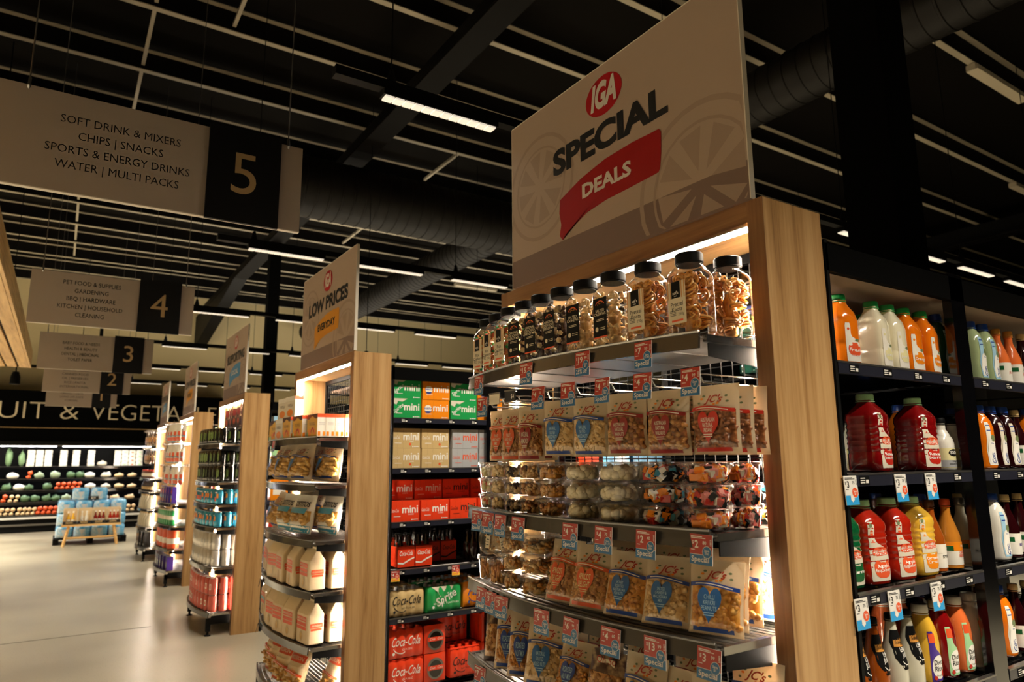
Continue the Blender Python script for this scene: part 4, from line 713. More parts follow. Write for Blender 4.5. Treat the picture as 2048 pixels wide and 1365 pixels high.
for j,(x,c,h) in enumerate(((-1.85,'wblue',.27),(-2.02,'wblue',.27),(-2.19,'cokered',.26))):
    for k in range(2):
        if c not in BKP: BKP[c]=T('grocery_pack','pack',MB().box(-.075,.075,0,.22,0,h,c).flat(rect(-.04,.04,.08,.16),lambda u,v:(u,-.0008,v),'iceblue').mesh('grocery_pack',30))
        BKP[c].put('%s pack seen through the wire back of the nut display, %s along, %s row'%({'wblue':'blue','cokered':'red'}[c],ORD[j],ORD[k]),(x,1.78+k*.27,1.54),0,'packs behind the nut display')
# four-packs of glass bottles
q=MB().box(-.057,.057,0,.11,.004,.125,'cokered'); q.add([(-.057,0,.125),(.057,0,.125),(.05,.055,.148),(-.05,.055,.148)],[(0,1,2,3)],'cokered')
q.flat(sh(fitw('Coca-Cola',.088,.04,shear=.45,bold=.008),0,.085),lambda u,v:(u,-.001,v),'white'); q.flat(([(-.057,.035),(-.02,.03),(.02,.05),(.057,.062),(.057,.055),(.02,.04),(-.02,.02),(-.057,.025)],[(0,7,6,1),(1,6,5,2),(2,5,4,3)]),lambda u,v:(u,-.001,v),'white')
n=MB().loft([(.11,.024),(.15,.016),(.17,.011),(.188,.011),(.190,.014),(.198,.014)],'cola',10).loft([(.195,.0145),(.203,.0145)],'black',10).mesh('bottle',40)
bts=[('bottle',n,(),(-.028+i*.056,.03+j*.05,0)) for i in range(2) for j in range(2)]
FP=T('bottle_carrier','drink pack',None,[('carton',q.mesh('carton',30))]+bts)
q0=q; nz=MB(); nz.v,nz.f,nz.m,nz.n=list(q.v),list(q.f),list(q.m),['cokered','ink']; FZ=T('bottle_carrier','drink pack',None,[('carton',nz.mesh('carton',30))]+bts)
for k,y in enumerate((1.875,1.997)): FP.put('red cardboard four-bottle carrier with white wave, %s from the low prices panel'%ORD[k],(-4.115,y,.923),90,'four-bottle carriers')
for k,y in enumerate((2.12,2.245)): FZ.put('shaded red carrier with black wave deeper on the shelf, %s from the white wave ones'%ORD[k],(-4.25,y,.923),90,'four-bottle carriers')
for k,y in enumerate((1.80,1.92,2.04,2.2)): FP.put('red carrier in the back row of the carrier shelf, %s from the low prices panel'%ORD[k],(-4.40,y,.923),90,'back row of carriers')
CB=T('cola_bottle','bottle',MB().loft([(0,.024),(.01,.03),(.1,.03),(.125,.026),(.16,.014),(.19,.012)],'cola',12).loft([(.188,.0135),(.2,.0135)],'black',10).mesh('cola_bottle'))
for k in range(6): CB.put('dark cola bottle at the far end of the carrier shelf, %s from the carriers'%ORD[k],(-4.13-.07*(k%2),2.36+.07*(k//2),.923),0,'dark cola bottles')
for k,(y) in enumerate((1.775,2.19)): ptag('y','4.50','$1','Special',(-4.049,y,.92),'red and yellow price tag on the carrier shelf rail, %s from the low prices panel'%ORD[k],90,-3,'red and yellow price tags',wd=.055,ht=.062)
# ---------------------------------------------------------------- goods on the low prices display
X2=EX[1]; f2=lambda x,e:fy(x,e,X2); sl=lambda x,X:math.degrees(math.atan(-.3*(x-X+.634)/.566*-.5))
def box_t(name,w,d,h,mat,prints,cat='box'):
    m=MB().box(-w/2,w/2,0,d,0,h,mat)
    for face,m2,mt,e in prints:
        F={'f':lambda u,v:(u,-.0005-.0004*e,v),'r':lambda u,v:(w/2+.0005+.0004*e,u,v),'t':lambda u,v:(u,v,h+.0005+.0004*e)}[face]
        m.flat(m2,F,mt)
    return T(name,cat,m.mesh(name,30))
TACO=box_t('taco_box',.188,.055,.137,'taco',[('f',rect(-.094,.094,.108,.137),'brown',0),('f',([(-.06,.105),(-.03,.118),(0,.126),(.03,.118),(.06,.105)],[(0,4,3,2,1)]),'taco',1),('f',sh(fitw('TACO SHELLS',.11,.024,bold=.012),0,.078),'brown',1),('f',fan(circ(-.04,.03,.03,.02,12),1),'fanta',1),('f',fan(circ(.045,.032,.028,.02,12),1),'fanta',1),('f',ring(.01,.026,.018,.032,10,0,PI),'red',2),('f',rect(-.094,-.07,0,.03),'mint',1),('r',rect(0,.055,0,.137),'offw',0),('r',rect(0,.055,.115,.137),'tag_orange',1),('r',rect(.004,.02,.004,.03),'fanta',1),('r',rect(.035,.05,.004,.03),'fanta',1),('r',rect(.01,.045,.08,.083),'grey',1),('r',rect(.01,.045,.07,.072),'grey',1)])
TACO2=box_t('taco_box',.188,.055,.137,'pale',[('f',rect(-.094,.094,.108,.137),'offw',0),('f',sh(fitw('TORTILLA',.1,.024,bold=.012),0,.078),'brown',1),('f',fan(circ(.0,.03,.06,.024,12),1),'fanta',1),('r',rect(0,.055,.115,.137),'tag_orange',1)])
LP='low prices display'
for k,x in enumerate((-4.222,-4.418,-4.614,-4.81,-5.006,-5.19)):
    for j in range(4 if k<2 else 2):
        (TACO2 if k==3 and j==0 else TACO).put('yellow taco box, %s from the post, %s row, low prices top shelf'%(ORD[k],ORD[j]),(x,f2(x,.02)+j*.058,1.727),rnd.uniform(-2,2),'taco boxes')
for k,x in enumerate((-4.62,-4.82)): TACO2.put('pale tortilla box on top of the taco boxes, %s from the post'%ORD[k],(x,f2(x,.04),1.866),3,'taco boxes')
pm('kraft','e2cba2',.5,coat=.15,bump=.3,bscale=40)
CH1=bag('chip_bag',.28,.25,.12,'cream','chip','navy',None,'','chip',21.5,asp=(1.6,1.2,.5),nr=.03,nn=32,logo="JC's",win=(.12,.62))
w0=MB(); P_,_=bagfn(.28,.25,.12,21.5); w0.flat(rows([(.24,-.62,-.34),(.4,-.5,-.12),(.6,-.3,.12)],4),lambda u,v:P_(u,v,.022),'blue'); w0.flat(sh(([(y*.0+x*.28+y*.55-.28,x*.62+.42-y*.2) for x,y in fitw('Natural',.36,.12)[0]],text('Natural',.12)[1]),0,0),lambda u,v:P_(u,v,.024),'iceblue'); CH1.parts.append(('banner',w0.mesh('banner')))
CH2=bag('chip_bag',.27,.255,.11,'offw','chip',None,None,'','chip',23.5,asp=(1.5,1.2,.5),nr=.026,nn=20,logo='',win=(.26,.58))
P3,_=bagfn(.27,.255,.11,23.5); w1=MB(); w1.flat(sh(fitw('TOSTITOS',1.5,.36,bold=.03),0,.74),lambda u,v:P3(u,.74+(v-.74)*.5,.003),'ink')
w1.flat(rows([(.02,-.95,.95),(.2,-.95,.95)],10),lambda u,v:P3(u,v,.003),'teal'); w1.flat(rows([(.5,-.7,.75),(.64,-.6,.8)],8),lambda u,v:P3(u,v,.02),'teal'); w1.flat(rows([(.2,-.5,.6),(.27,-.4,.5)],8),lambda u,v:P3(u,v,.01),'white'); CH2.parts.append(('print',w1.mesh('print')))
for k,(x,e,rz) in enumerate(((-4.285,.17,8),(-4.45,.07,10),(-4.70,.06,4),(-4.95,.06,-2),(-5.12,.19,4))): CH1.put('clear corn chip bag with a blue banner, %s from the post under the taco boxes'%ORD[k],(x,f2(x,e),1.458),rz,'corn chip bags',-8,sc=.93 if k<4 else .8)
for k,x in enumerate((-4.62,-4.93)): CH1.put('clear corn chip bag in the back row under the taco boxes, %s from the post'%ORD[k],(x,f2(x,.26),1.458),5,'corn chip bags',-6,sc=.9)
for k,(x,e,rz,t) in enumerate(((-4.275,.17,8,CH2),(-4.42,.07,12,CH2),(-4.66,.06,6,CH2),(-4.91,.06,0,CH1),(-5.165,.08,-6,CH1))): t.put(('white and blue chip bag with black letters' if t is CH2 else 'clear corn chip bag on the second chip shelf')+', %s from the post'%ORD[k],(x,f2(x,e),1.14),rz,'corn chip bags',-10,sc=.92)
for k,x in enumerate((-4.62,-4.93)): CH1.put('clear corn chip bag, back row of second chip shelf, %s from the post'%ORD[k],(x,f2(x,.24),1.14),5,'corn chip bags',-6)
def wrapbag(teal):
    m=MB(); m.loft([(0,.08,.05),(.004,.083,.053),(.16,.082,.052),(.165,.081,.051),(.228,.08,.004),(.24,.08,.004)],'kraft',28,9)
    F=lambda u,v:(u,-.0545,v); G=lambda u,v:(.0845,u,v)
    for z0,z1,mt in ((.125,.15,'tag_orange'),(.10,.118,'teal' if teal else 'tag_orange'),(.078,.096,'tag_orange')): m.flat(rect(-.062,.062,z0,z1),F,mt)
    m.flat(sh(fitw('MISSION',.11,.02,bold=.014),0,.137),lambda u,v:(u,-.0555,v),'cream'); m.flat(fan(circ(0,.042,.022,.03,12),1),F,'tan'); m.flat(fan(circ(0,.042,.012,.02,12),1),lambda u,v:(u,-.0555,v),'chip')
    m.flat(rect(-.038,.038,.09,.115),G,'tag_orange'); m.flat(sh(fitw('mission',.06,.02,bold=.014),0,.103),lambda u,v:(.0855,u,v),'cream'); m.flat(rect(-.034,.034,.075,.086),G,'tag_orange')
    return T('wrap_bag','bag',m.mesh('wrap_bag',35))
WB=[wrapbag(0),wrapbag(1)]
for s,z,n in ((0,.839,6),(1,.54,6)):
    for k in range(n):
        x=-4.235-.185*k
        for j in range(3 if k<2 else 2):
            if s==1 and k==0 and j==2: continue
            WB[1 if s and k>3 else 0].put('kraft paper wrap bag, %s from the post, %s row, %s wrap shelf'%(ORD[k],ORD[j],['upper','lower'][s]),(x,f2(x,.065)+j*.125,z),rnd.uniform(-6,6)+(-8 if k>3 else 4),'paper wrap bags')
CH3=bag('wrap_bag',.25,.28,.1,'kraft','kraft','tag_orange',None,'','chip',31.5,asp=(1.6,1.2,.5),nr=.022,nn=16,logo='',win=(.1,.4),film=False)
P4,_=bagfn(.25,.28,.1,31.5); w2=MB(); w2.flat(rows([(.66,-.8,.8),(.84,-.8,.8)],10),lambda u,v:P4(u,v,.003),'tag_orange'); w2.flat(sh(fitw('MISSION',1.3,.3,bold=.02),0,.75),lambda u,v:P4(u,.75+(v-.75)*.4,.0045),'cream'); CH3.parts.append(('print',w2.mesh('print')))
for k,(x,rz) in enumerate(((-4.29,6),(-4.45,14),(-4.68,12),(-4.91,8),(-5.14,-4))): CH3.put('large kraft bag on the low prices bottom shelf, %s from the post'%ORD[k],(x,f2(x,.07 if k else .22),.222),rz,'paper wrap bags',-18,sc=.86)
def ctag(x,z,label,X,rz=-18):
    m=MB().box(-.035,.035,-.001,.001,-.045,0,'ink').box(-.035,.035,-.003,.002,-.003,.004,'chrome').flat(rect(-.028,.0,-.03,-.012),lambda u,v:(u,-.0016,v),'offw').flat(rect(.006,.026,-.028,-.014),lambda u,v:(u,-.0016,v),'white')
    tag(ob('price_tag',m.mesh('price_tag'),None,(x,EY+bow(x-X)-.02,z),(R(-14),0,R(rz))),label,'price tag','black price cards')
ctag(-5.0,.80,'black price card clipped under the upper wrap shelf rail',X2); ctag(-5.02,.505,'black price card clipped under the lower wrap shelf rail',X2)
ptag('r','5.50','$1','Special',(-4.78,EY+bow(-4.78-X2)-.013,1.715),'red and blue tag on the taco shelf rail',0,-3)
# ---------------------------------------------------------------- cans on the third display
X3=EX[2]; f3=lambda x,e:fy(x,e,X3)
def can(body,prints,h=.148,r=.040):
    m=MB().loft([(0,r*.75),(.006,r*.95),(.012,r),(h-.016,r),(h-.006,r*.83),(h-.002,r*.84)],body,18)
    for (a0,a1,z0,z1,mt) in prints: m.flat(rect(a0,a1,z0,z1,8,1),lambda a,z:(math.sin(a)*(r+.0006),-math.cos(a)*(r+.0006),z),mt)
    return T('drink_can','can',None,[('can_body',m.mesh('can_body',40)),('can_lid',MB().loft([(h-.003,r*.84),(h,r*.84),(h,r*.76),(h-.003,r*.74)],'chrome',16).mesh('can_lid',30))])
pm('can_black','0a0c0a',.22,metal=.5,coat=.5); pm('can_blue','2f93b3',.25,metal=.4,coat=.4); pm('can_white','cfcac2',.28,metal=.5,coat=.3); pm('can_pink','dd6a5c',.28,metal=.4,coat=.4); pm('claw','8fae5a',.4)
CK=can('can_black',[(-.5,-.34,.05,.11,'claw'),(-.12,.1,.035,.125,'claw'),(.3,.46,.05,.115,'claw'),(-.8,.8,.018,.028,'grey')],.152); CBL=can('can_blue',[(-.6,.1,.03,.07,'tag_orange'),(.2,.7,.06,.1,'fanta'),(-.4,.4,.105,.115,'offw')],.14); CW=can('can_white',[(-.3,.3,.05,.09,'grey')],.152); CPK=can('can_pink',[(-.4,.3,.05,.1,'offw'),(-.2,.2,.06,.09,'can_pink')],.152)
CN=[('black can with green stripes',CK,1.757,1,'top can shelf'),('black can with green stripes',CK,1.392,2,'second can shelf'),('blue and orange can',CBL,1.182,1,'upper blue can shelf'),('blue and orange can',CBL,.971,1,'lower blue can shelf'),('silvery white can',CW,.611,2,'white can shelf'),('pink can',CPK,.205,2,'bottom can shelf')]
for d,t,z,lv,wh in CN:
    hh=.152 if t is not CBL else .14
    for l in range(lv):
        for k in range(12):
            x=X3-.115-.0915*k
            t.put('%s, %s from the post, %s%s'%(d,ORD[k],wh,'' if lv<2 else (' lower layer' if l==0 else ' upper layer')),(x,f3(x,.048),z+l*hh),rnd.uniform(-25,35),'drink cans in the front rows')
        for j in range(1,3 if t is CBL or l else 3):
            for k in range(2): 
                x=X3-.115-.0915*k; t.put('%s, %s row back, %s column, %s%s'%(d,ORD[j],ORD[k],wh,['',' upper layer'][l]),(x,f3(x,.048)+.086*j,z+l*hh),20,'drink cans behind the front rows')
JK=box_t('jerky_pack',.13,.03,.24,'choc',[('f',rect(-.05,.05,.02,.1),'brown',0),('f',rect(-.05,.05,.13,.19),'dkred',0),('f',fan(circ(0,.07,.03,.03,10),1),'orange',1),('f',rect(-.06,.06,.2,.235),'tan',1)],'snack pack')
for k in range(5):
    x=X3-.13-.19*k
    for j in range(2): JK.put('dark snack pack standing over the top cans, %s from the post, %s row'%(ORD[k],ORD[j]),(x,EY+.02+j*.05,1.926),rnd.uniform(-8,8),'dark snack packs')
one('snack_ledge',MB().box(X3-1.19,X3-.06,EY+.0,EY+.19,1.915,1.925,'black').box(X3-1.19,X3-.06,EY+.18,EY+.19,1.757,1.915,'black'),'black ledge holding dark snack packs over the top can shelf','shelf')
# ---------------------------------------------------------------- fourth and fifth displays, far away
X4=EX[3]; f4=lambda x,e:fy(x,e,X4); X5_=EX[4]; f5=lambda x,e:fy(x,e,X5_)
HB=bag('snack_bag',.15,.24,.05,'offw','tag_orange','teal',None,'',None,41.5,logo='',film=False,win=(.03,.3))
HB2=bag('snack_bag',.15,.24,.05,'choc','mixnut','tan',None,'',None,43.5,logo='',film=False,win=(.2,.6))
for s,z in enumerate((1.86,1.58,1.29)):
    for k in range(7):
        x=X4-.14-.155*k
        for j in range(2): (HB if k<4 else HB2).put(('white and orange snack pack' if k<4 else 'dark hanging snack pack')+', %s from post, %s peg row, %s back, fourth display'%(ORD[k],ORD[s],ORD[j]),(x,f4(x,.06)+j*.06,z),rnd.uniform(-12,18),'hanging snack packs on the fourth display')
    PG=PEG
    for k in range(7):
        x=X4-.14-.155*k; PEG.put('chrome peg, %s from the post, %s peg row of the fourth display'%(ORD[k],ORD[s]),(x,f4(x,.03),z+.236),0,'pegs on the fourth display')
PB=box_t('purple_box',.105,.06,.21,'purple',[('f',fan(circ(0,.15,.035,.03,10),1),'tag_orange',0),('f',rect(-.04,.04,.06,.1),'iceblue',0),('f',fan(circ(0,.04,.04,.025,10),1),'yellow',1),('f',rect(-.05,.05,.185,.205),'tan',0)])
GT=T('chip_tube','tub',MB().loft([(0,.036),(.003,.038),(.19,.038)],'green',16).loft([(.188,.04),(.2,.04)],'pale',16).loft([(.07,.0385),(.12,.0385)],'offw',16,caps=(0,0)).mesh('chip_tube',35))
OC=T('orange_tub','tub',MB().loft([(0,.07),(.24,.075)],'tag_orange',18).loft([(.238,.078),(.25,.078)],'blue',18).loft([(.06,.0735),(.13,.0745)],'offw',18,caps=(0,0)).mesh('orange_tub',35))
BB=box_t('blue_box',.11,.08,.17,'purple',[('f',rect(-.05,.05,.12,.165),'navy',0),('f',rect(-.04,.0,.03,.1),'offw',0),('f',rect(.01,.045,.03,.1),'iceblue',0)])
for k in range(9): x=X4-.13-.122*k; PB.put('purple snack box, %s from the post on the fourth display'%ORD[k],(x,f4(x,.02),1.05),rnd.uniform(-4,4),'purple snack boxes')
for k in range(12): x=X4-.12-.088*k; GT.put('green chip tube, %s from the post on the fourth display'%ORD[k],(x,f4(x,.045),.768),rnd.random()*90,'green chip tubes')
for k in range(6): x=X4-.15-.178*k; OC.put('orange round tub, %s from the post on the fourth display'%ORD[k],(x,f4(x,.085),.473),0,'orange round tubs')
for k in range(8): x=X4-.14-.132*k; BB.put('blue violet box, %s from the post on the bottom shelf of the fourth display'%ORD[k],(x,f4(x,.02),.202),0,'blue violet boxes')
for s,z in enumerate((1.86,1.56)):
    for k in range(7): x=X5_-.14-.155*k; HB2.put('dark hanging snack pack, %s from the post, %s row, last display'%(ORD[k],ORD[s]),(x,f5(x,.06),z),rnd.uniform(-12,15),'hanging snack packs on the last display'); PEG.put('chrome peg, %s from the post, %s row of the last display'%(ORD[k],ORD[s]),(x,f5(x,.03),z+.236),0,'pegs on the last display')
SJ=T('sauce_jar','jar',MB().loft([(0,.04),(.1,.042),(.115,.035)],'brown',14).loft([(.113,.037),(.135,.037)],'red',14).loft([(.03,.0425),(.08,.0428)],'offw',14,caps=(0,0)).mesh('sauce_jar',35))
DB=T('dark_bottle','bottle',MB().loft([(0,.035),(.12,.036),(.16,.015),(.21,.013)],'dark_j',14).loft([(.208,.015),(.225,.015)],'offw',12).loft([(.03,.0358),(.09,.0363)],'tan',14,caps=(0,0)).mesh('dark_bottle',35))
WP=T('milk_pack','bottle',MB().loft([(0,.05),(.12,.05),(.18,.022),(.21,.022)],'clear_j',14).loft([(.208,.024),(.225,.024)],'gold',12).mesh('milk_pack',35))
BKB=box_t('black_box',.17,.1,.24,'can_black',[('f',fan(circ(0,.13,.05,.06,12),1),'brown',0),('f',rect(-.06,.06,.03,.06),'grey',0)])
for t,z,n,st,dd,g in ((SJ,1.326,11,.097,'brown sauce jar with a red lid','sauce jars'),(DB,1.111,12,.09,'dark bottle with a tan label','dark bottles'),(WP,.831,9,.12,'pale bottle with a gold cap','pale gold-capped bottles')):
    for k in range(n): x=X5_-.13-st*k; t.put('%s, %s from the post on the last display'%(dd,ORD[k]),(x,f5(x,.06),z),rnd.random()*40,g,sc=.86 if t is DB else 1)
for k in range(9): x=X5_-.13-.12*k; WP.put('pale bottle with a gold cap on the lower shelf, %s from the post, last display'%ORD[k],(x,f5(x,.06),.546),0,'pale gold-capped bottles')
for k in range(6): x=X5_-.17-.18*k; BKB.put('black carton with a brown disc, %s from the post on the last display'%ORD[k],(x,f5(x,.02),.218),0,'black cartons')
# packs glimpsed on the gondola sides further along
gl=[('blue',.19),('purple',.22),('iceblue',.18),('mint',.2),('fanta',.2),('red',.18)]
for i in (2,3,4):
    for s,z in enumerate(GZ2[:6]):
        for k in range(3):
            c,h=gl[(s+k*2+i)%6]; key='g'+c
            if key not in _TX: _TX[key]=box_t('grocery_pack',.17,.1,h,c,[('f',rect(-.06,.06,.05,.1),'offw',0),('f',fan(circ(0,.13,.04,.03,10),1),'yellow',0)],'pack')
            _TX[key].put('%s grocery pack, %s from panel, shelf %s down, behind %s'%({'iceblue':'pale blue','fanta':'orange'}.get(c,c),ORD[k],ORD[s],['drink cans','fourth display','last display'][i-2]),(EX[i]-.03,1.86+k*.19,z+.005),90,'grocery packs on the far gondolas')
# ---------------------------------------------------------------- produce fridge and its sign
t=tag(ob('produce_fridge',None,None,(-20,0,0)),'long open black fridge full of fruit and vegetables on the far wall','fridge')
FY0,FY1=-6.2,2.1
ob('body',MB().box(-1.15,-.02,FY0,FY1,0,.34,'black').box(-1.19,-1.1,FY0,FY1,.3,2.05,'black').box(-1.15,0.02,FY0,FY0+.06,0,2.05,'black').box(-1.15,.02,FY1-.06,FY1,0,2.05,'black').mesh('body'),t)
ob('bumper',MB().box(-.02,.02,FY0,FY1,.15,.19,'steel_grey').mesh('bumper'),t); ob('bumper',MB().box(-.02,.03,FY0,FY1,.30,.345,'white').mesh('bumper'),t)
ob('canopy',MB().box(-1.15,.02,FY0,FY1,1.99,2.1,'black').box(.02,.03,FY0,FY1,1.99,2.01,'steel_grey').mesh('canopy'),t)
FT=[(.37,-.02),(.66,-.22),(.93,-.3),(1.2,-.38),(1.49,-.45)]
for z,xf in FT: 
    s=ob('shelf',MB().box(-1.1,xf,FY0+.06,FY1-.06,z-.025,z,'black').mesh('shelf'),t); ob('price_rail',MB().box(xf,xf+.015,FY0+.06,FY1-.06,z-.045,z+.02,'black_gloss').box(xf+.015,xf+.017,FY0+.06,FY1-.06,z+.014,z+.02,'steel_grey').mesh('price_rail'),s)
pm('led_fridge','f2f4ff',.5,emis=8)
for y in range(4): ob('light_strip',MB().box(-.06,-.03,-6.0+y*2.02,-6.0+y*2.02+1.9,1.975,1.988,'led_fridge').mesh('light_strip'),t)
for z,xf in FT[1:]: ob('light_strip',MB().box(xf-.03,xf-.01,FY0+.1,FY1-.1,z-.034,z-.027,'led_fridge').mesh('light_strip'),t)
lamp(t,(.02,-2,1.98),.1,7.6,38,170,(0,R(28),0))
struct('trim_2',MB().box(-21.2,-20.0,-10,3.9,2.11,3.3,'black_matt').box(-20.0,-19.995,-10,3.9,2.41,2.425,'gold').mesh('trim_2'),'black bulkhead over the produce fridge')
ft=tag(ob('wall_sign',None,None,(-19.99,.72,2.81)),'large gold lettering reading fruit and vegetables on the black bulkhead','sign')
FV='FRUIT & VEGETABLES'; full=text(FV,.58,bold=-.008,sp=1.12); a,b=tw(full)
one_=text('VEGETABLES',.58,bold=-.008,sp=1.12); va=tw(one_)
SCF=1.0; ob('lettering',MB().flat(sh(fitw('FRUIT',1.62,.585,bold=-.014),-1.86,0),lambda u,v:(0,u,v),'letter').mesh('lettering'),ft); ob('lettering',MB().flat(sh(fitw('&',.38,.585,bold=-.014),-.59,0),lambda u,v:(0,u,v),'letter').mesh('lettering'),ft); ob('lettering',MB().flat(sh(fitw('VEGETABLES',3.15,.585,bold=-.014),1.43,0),lambda u,v:(0,u,v),'letter').mesh('lettering'),ft)
pm('veg_green','4e6b45',.6,bump=.6,bscale=30); pm('veg_pale','93a487',.6,bump=.6,bscale=30); pm('leafy','6d8a62',.6,bump=.6,bscale=30); pm('carrot','d8541c',.5); pm('onion','d9b98a',.45); pm('veg_white','e4e0d2',.5,bump=.3,bscale=30)
def blob(mat,rx,ry,rz,seed,amp=.18,sub=2):
    V,F=ICO2; m=MB(); vs=[]
    for v in V:
        k=1+amp*noise.noise((v[0]*2.2+seed,v[1]*2.2,v[2]*2.2)); vs.append((v[0]*rx*k,v[1]*ry*k,(v[2]+1)*rz*k*.98))
    return m.add(vs,F,mat).mesh('produce',70)
PR={}
for n,mt,r,amp,cat,lb in (('leek','leafy',(.09,.055,.19),.5,'vegetable','bunch of green leaves'),('broc','veg_green',(.075,.075,.075),.5,'vegetable','dark green vegetable head'),('caul','veg_pale',(.085,.085,.085),.4,'vegetable','pale green cauliflower'),('carr','carrot',(.05,.05,.05),.3,'vegetable','orange vegetable'),('cuc','veg_white',(.09,.1,.075),.15,'vegetable','white wrapped vegetable'),('bana','onion',(.08,.09,.06),.35,'fruit','yellow cream fruit'),('oni','onion',(.045,.045,.045),.15,'vegetable','cream onion'),('pinkp','pale',(.09,.09,.07),.3,'vegetable','pinkish white wrapped pack'),('red','red',(.06,.06,.05),.3,'fruit','red fruit punnet')):
    PR[n]=[T(dict(leek='leaf_bunch',broc='broccoli',caul='cauliflower',carr='carrot',cuc='wrapped_vegetable',bana='fruit_bunch',oni='onion',pinkp='wrapped_vegetable',red='fruit_punnet')[n],cat,blob(mt,*r,s*3.1,amp)) for s in range(3)]+[lb]
PKW=[T('produce_pack','pack',None,[('pack_body',MB().loft([(0,.05,.07),(.01,.058,.08),(.09,.058,.08),(.1,.05,.07)],'veg_white',16,5).mesh('pack_body',40)),('sticker',MB().box(.0585,.06,-.03,.03,.03,.06,c).mesh('sticker'))]) for c in ('mint','iceblue','tag_orange')]+['white produce pack']
CNT={}; DIA=dict(leek=.125,broc=.155,caul=.17,carr=.1,cuc=.2,bana=.185,oni=.091,pinkp=.18,red=.125); zy=lambda px:-1.07+.00178*px
TI=[(4,[(0,230,'leek',.1),(240,530,'pk',.15),(600,720,'pk',.15),(725,890,'pk',.15),(935,1040,'pk',.15),(1055,1200,'pinkp',.15),(1270,1640,'pk',.15)]),(3,[(0,210,'cuc',.16),(235,330,'carr',.08),(345,460,'caul',.16),(470,690,'caul',.16),(710,930,'broc',.14),(945,1030,'cuc',.17),(1110,1265,'pinkp',.17),(1285,1580,'bana',.16)]),(2,[(0,110,'broc',.16),(165,220,'cuc',.17),(245,560,'broc',.13),(585,890,'carr',.085),(905,1100,'cuc',.19),(1115,1270,'pinkp',.17),(1290,1580,'bana',.15)]),(1,[(0,75,'carr',.085),(85,200,'oni',.08),(220,440,'broc',.14),(455,670,'broc',.14),(685,780,'caul',.16),(830,1240,'cuc',.18),(1245,1560,'bana',.15)]),(0,[(0,170,'oni',.085),(190,400,'oni',.085),(405,640,'carr',.09),(660,1380,'red',.11),(1390,1560,'oni',.09)])]
for ti,lst in TI:
    z,xf=FT[ti]; tn=['bottom','second','middle','fourth','top'][ti]
    for (a,b,kd,st) in lst:
        sc_=1 if kd in('pk','oni','red','carr') else 1.25; st=.166 if kd=='pk' else DIA[kd]*sc_; y0,y1=zy(a)+st*.5,zy(b)-st*.5; n=max(1,int((y1-y0)/st+.05)+1)
        for k in range(n):
            y=y0+(y1-y0)*(k/(n-1) if n>1 else .5)
            for q in range(2 if kd in('carr','oni','broc','red') else 1):
                src=PKW if kd=='pk' else PR[kd]; tt=rnd.choice(src[:3]); L_=src[3]
                lv=4 if kd=='pk' else 2 if kd in('carr','oni') else 1
                for l in range(lv):
                    nk=(L_,tn,l); CNT[nk]=CNT.get(nk,-1)+1; tt.put('%s on the %s fridge shelf, %s along%s'%(L_,tn,ORD[CNT[nk]],' in layer %s'%ORD[l] if kd in('pk','carr','oni') else ''),(-20+xf-.09-q*st*1.02+rnd.uniform(-.003,.003)-(.02 if l else 0),y+rnd.uniform(-.003,.003)+(st*.3 if l and kd!='pk' else 0),z+.004+l*(.103 if kd=='pk' else .1)),rnd.uniform(-20,20) if kd!='pk' else rnd.uniform(-6,6),'%ss on the %s fridge shelf'%(L_,tn),sc=(sc_*.98,sc_*.98,min(sc_,1.1)))
# ---------------------------------------------------------------- water pallet and bench of bottles
t=tag(ob('pallet',None,None,(-16.92,.67,0)),'black pallet under the stacked blue water packs','pallet')
for y in (-.58,0,.58): ob('runner',MB().box(-.4,.4,y-.05,y+.05,0,.1,'black').mesh('runner'),t)
ob('deck',MB().box(-.42,.42,-.63,.63,.1,.125,'black').mesh('deck'),t)
def waterpack(w,d,h):
    m=MB(); nu=20; V,F=rect(0,1,0,1,nu,6); P=lambda u,v:((w/2)*math.cos(0),0,0)
    m.loft([(0,d*.46,w*.46),(.015,d*.5,w*.5),(h*.4,d*.485,w*.485),(h*.55,d*.5,w*.5),(h*.85,d*.49,w*.49),(h,d*.43,w*.43)],'waterwrap',32,7)
    m.flat(rect(-w*.2,w*.2,h*.2,h*.7),lambda u,v:(d*.502,u,v),'iceblue'); m.flat(([(-w*.18,h*.7),(w*.18,h*.7),(0,h*.15)],[(0,2,1)]),lambda u,v:(d*.503,u,v),'silver')
    m.loft([(h*.99,d*.4,w*.4),(h*1.02,d*.38,w*.38)],'film',20,6)
    return T('water_pack','drink pack',m.mesh('water_pack',60))
WPK=waterpack(.295,.38,.235)
for l in range(3):
    for r_ in range(2):
        for k in range(4): WPK.put('blue wrapped water pack, %s layer, %s along, %s row of the pallet stack'%(ORD[l],ORD[k],['front','back'][r_]),(-16.72-.4*r_,.215+.30*k,.127+.241*l),0,'water packs on the pallet')
for k in range(2): WPK.put('blue wrapped water pack on top of the pallet stack, %s along'%ORD[k],(-16.76,.44+.32*k,.127+.241*3),0,'water packs on the pallet')
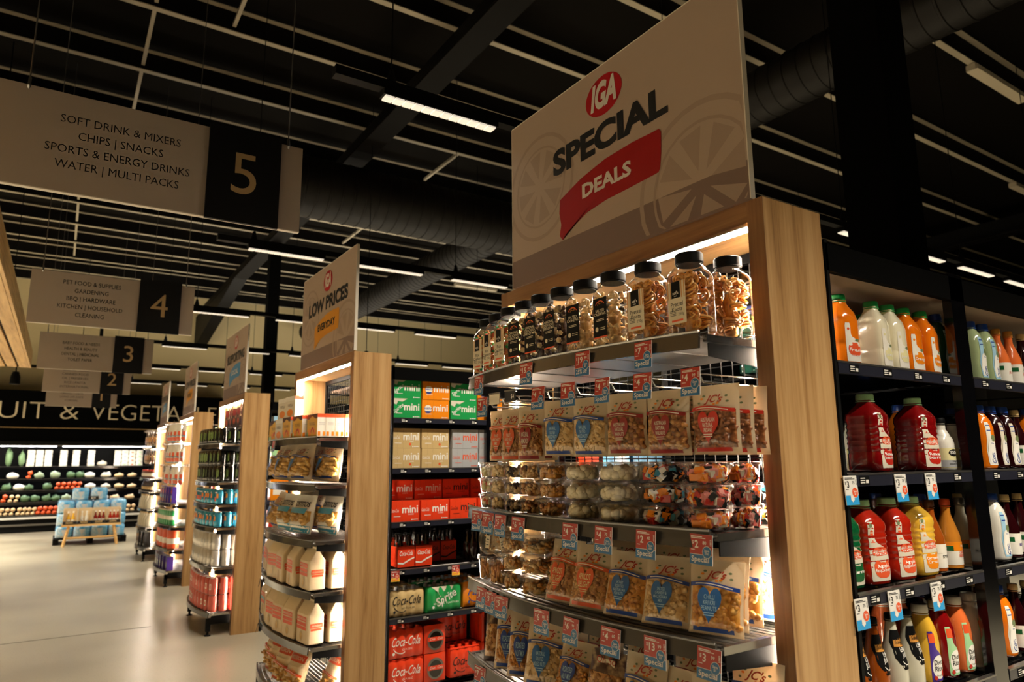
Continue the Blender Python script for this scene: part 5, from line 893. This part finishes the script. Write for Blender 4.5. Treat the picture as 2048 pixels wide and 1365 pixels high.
one('price_tag',MB().box(0,.004,-.09,.09,0,.07,'ink').flat(sh(text('$10',.05,bold=.01),0,.035),lambda u,v:(.0045,u,v),'white'),'small black price card leaning on the top water packs','price tag',None,(-16.545,.66,.853))
t=tag(ob('bench',None,None,(-16.25,.66,0)),'pale wooden bench with splayed legs before the water packs','bench')
ob('seat',MB().box(-.13,.13,-.5,.5,.37,.41,'bench_wood').mesh('seat'),t)
for sx in (-1,1):
    for sy in (-1,1): ob('leg',MB().obox((sx*.13,sy*.45,0),(sx*.09,sy*.38,.37),.035,.035,'bench_wood').mesh('leg'),t)
ob('stretcher',MB().box(.085,.11,-.42,.42,.14,.175,'bench_wood').mesh('stretcher'),t)
for k in range(4):
    y=-.37+k*.245
    m=MB().box(-.11,.11,y-.118,y+.118,0,.01,'kraft').box(-.11,-.1,y-.118,y+.118,0,.30,'kraft').box(.1,.11,y-.118,y+.118,0,.06,'ink').box(-.11,.11,y-.118,y-.11,0,.28,'kraft').box(-.11,.11,y+.11,y+.118,0,.28,'kraft')
    for q in range(3): m.box(.11,.111,y-.07,y+.05,.02+q*.012,.026+q*.012,'tan')
    one('carton_tray',m,'brown open carton tray on the bench, %s along'%ORD[k],'tray','carton trays on the bench',(-16.25,.66,.411))
SB={}
for c,n in (('yel_j','yellow'),('milk','white'),('red_j','dark red'),('bright_j','bright red')): SB[c]=(T('sauce_bottle','bottle',None,[('bottle_body',MB().loft([(0,.03),(.12,.032),(.16,.014),(.21,.012)],c,14).mesh('bottle_body',40)),('label',MB().loft([(.02,.0325),(.08,.0328)],'offw',14,caps=(0,0)).mesh('label')),('cap',MB().loft([(.205,.016),(.235,.015)],'white',12).mesh('cap',35))]),n)
for c,ys in (('yel_j',(-.40,-.32)),('milk',(-.18,-.1)),('red_j',(.05,.118,.186)),('bright_j',(.30,.365,.43))):
    for k,y in enumerate(ys): SB[c][0].put('%s bottle with a white cap in a bench tray, %s along'%(SB[c][1],ORD[k]),(-16.21,.66+y,.422),0,'bottles in the bench trays')
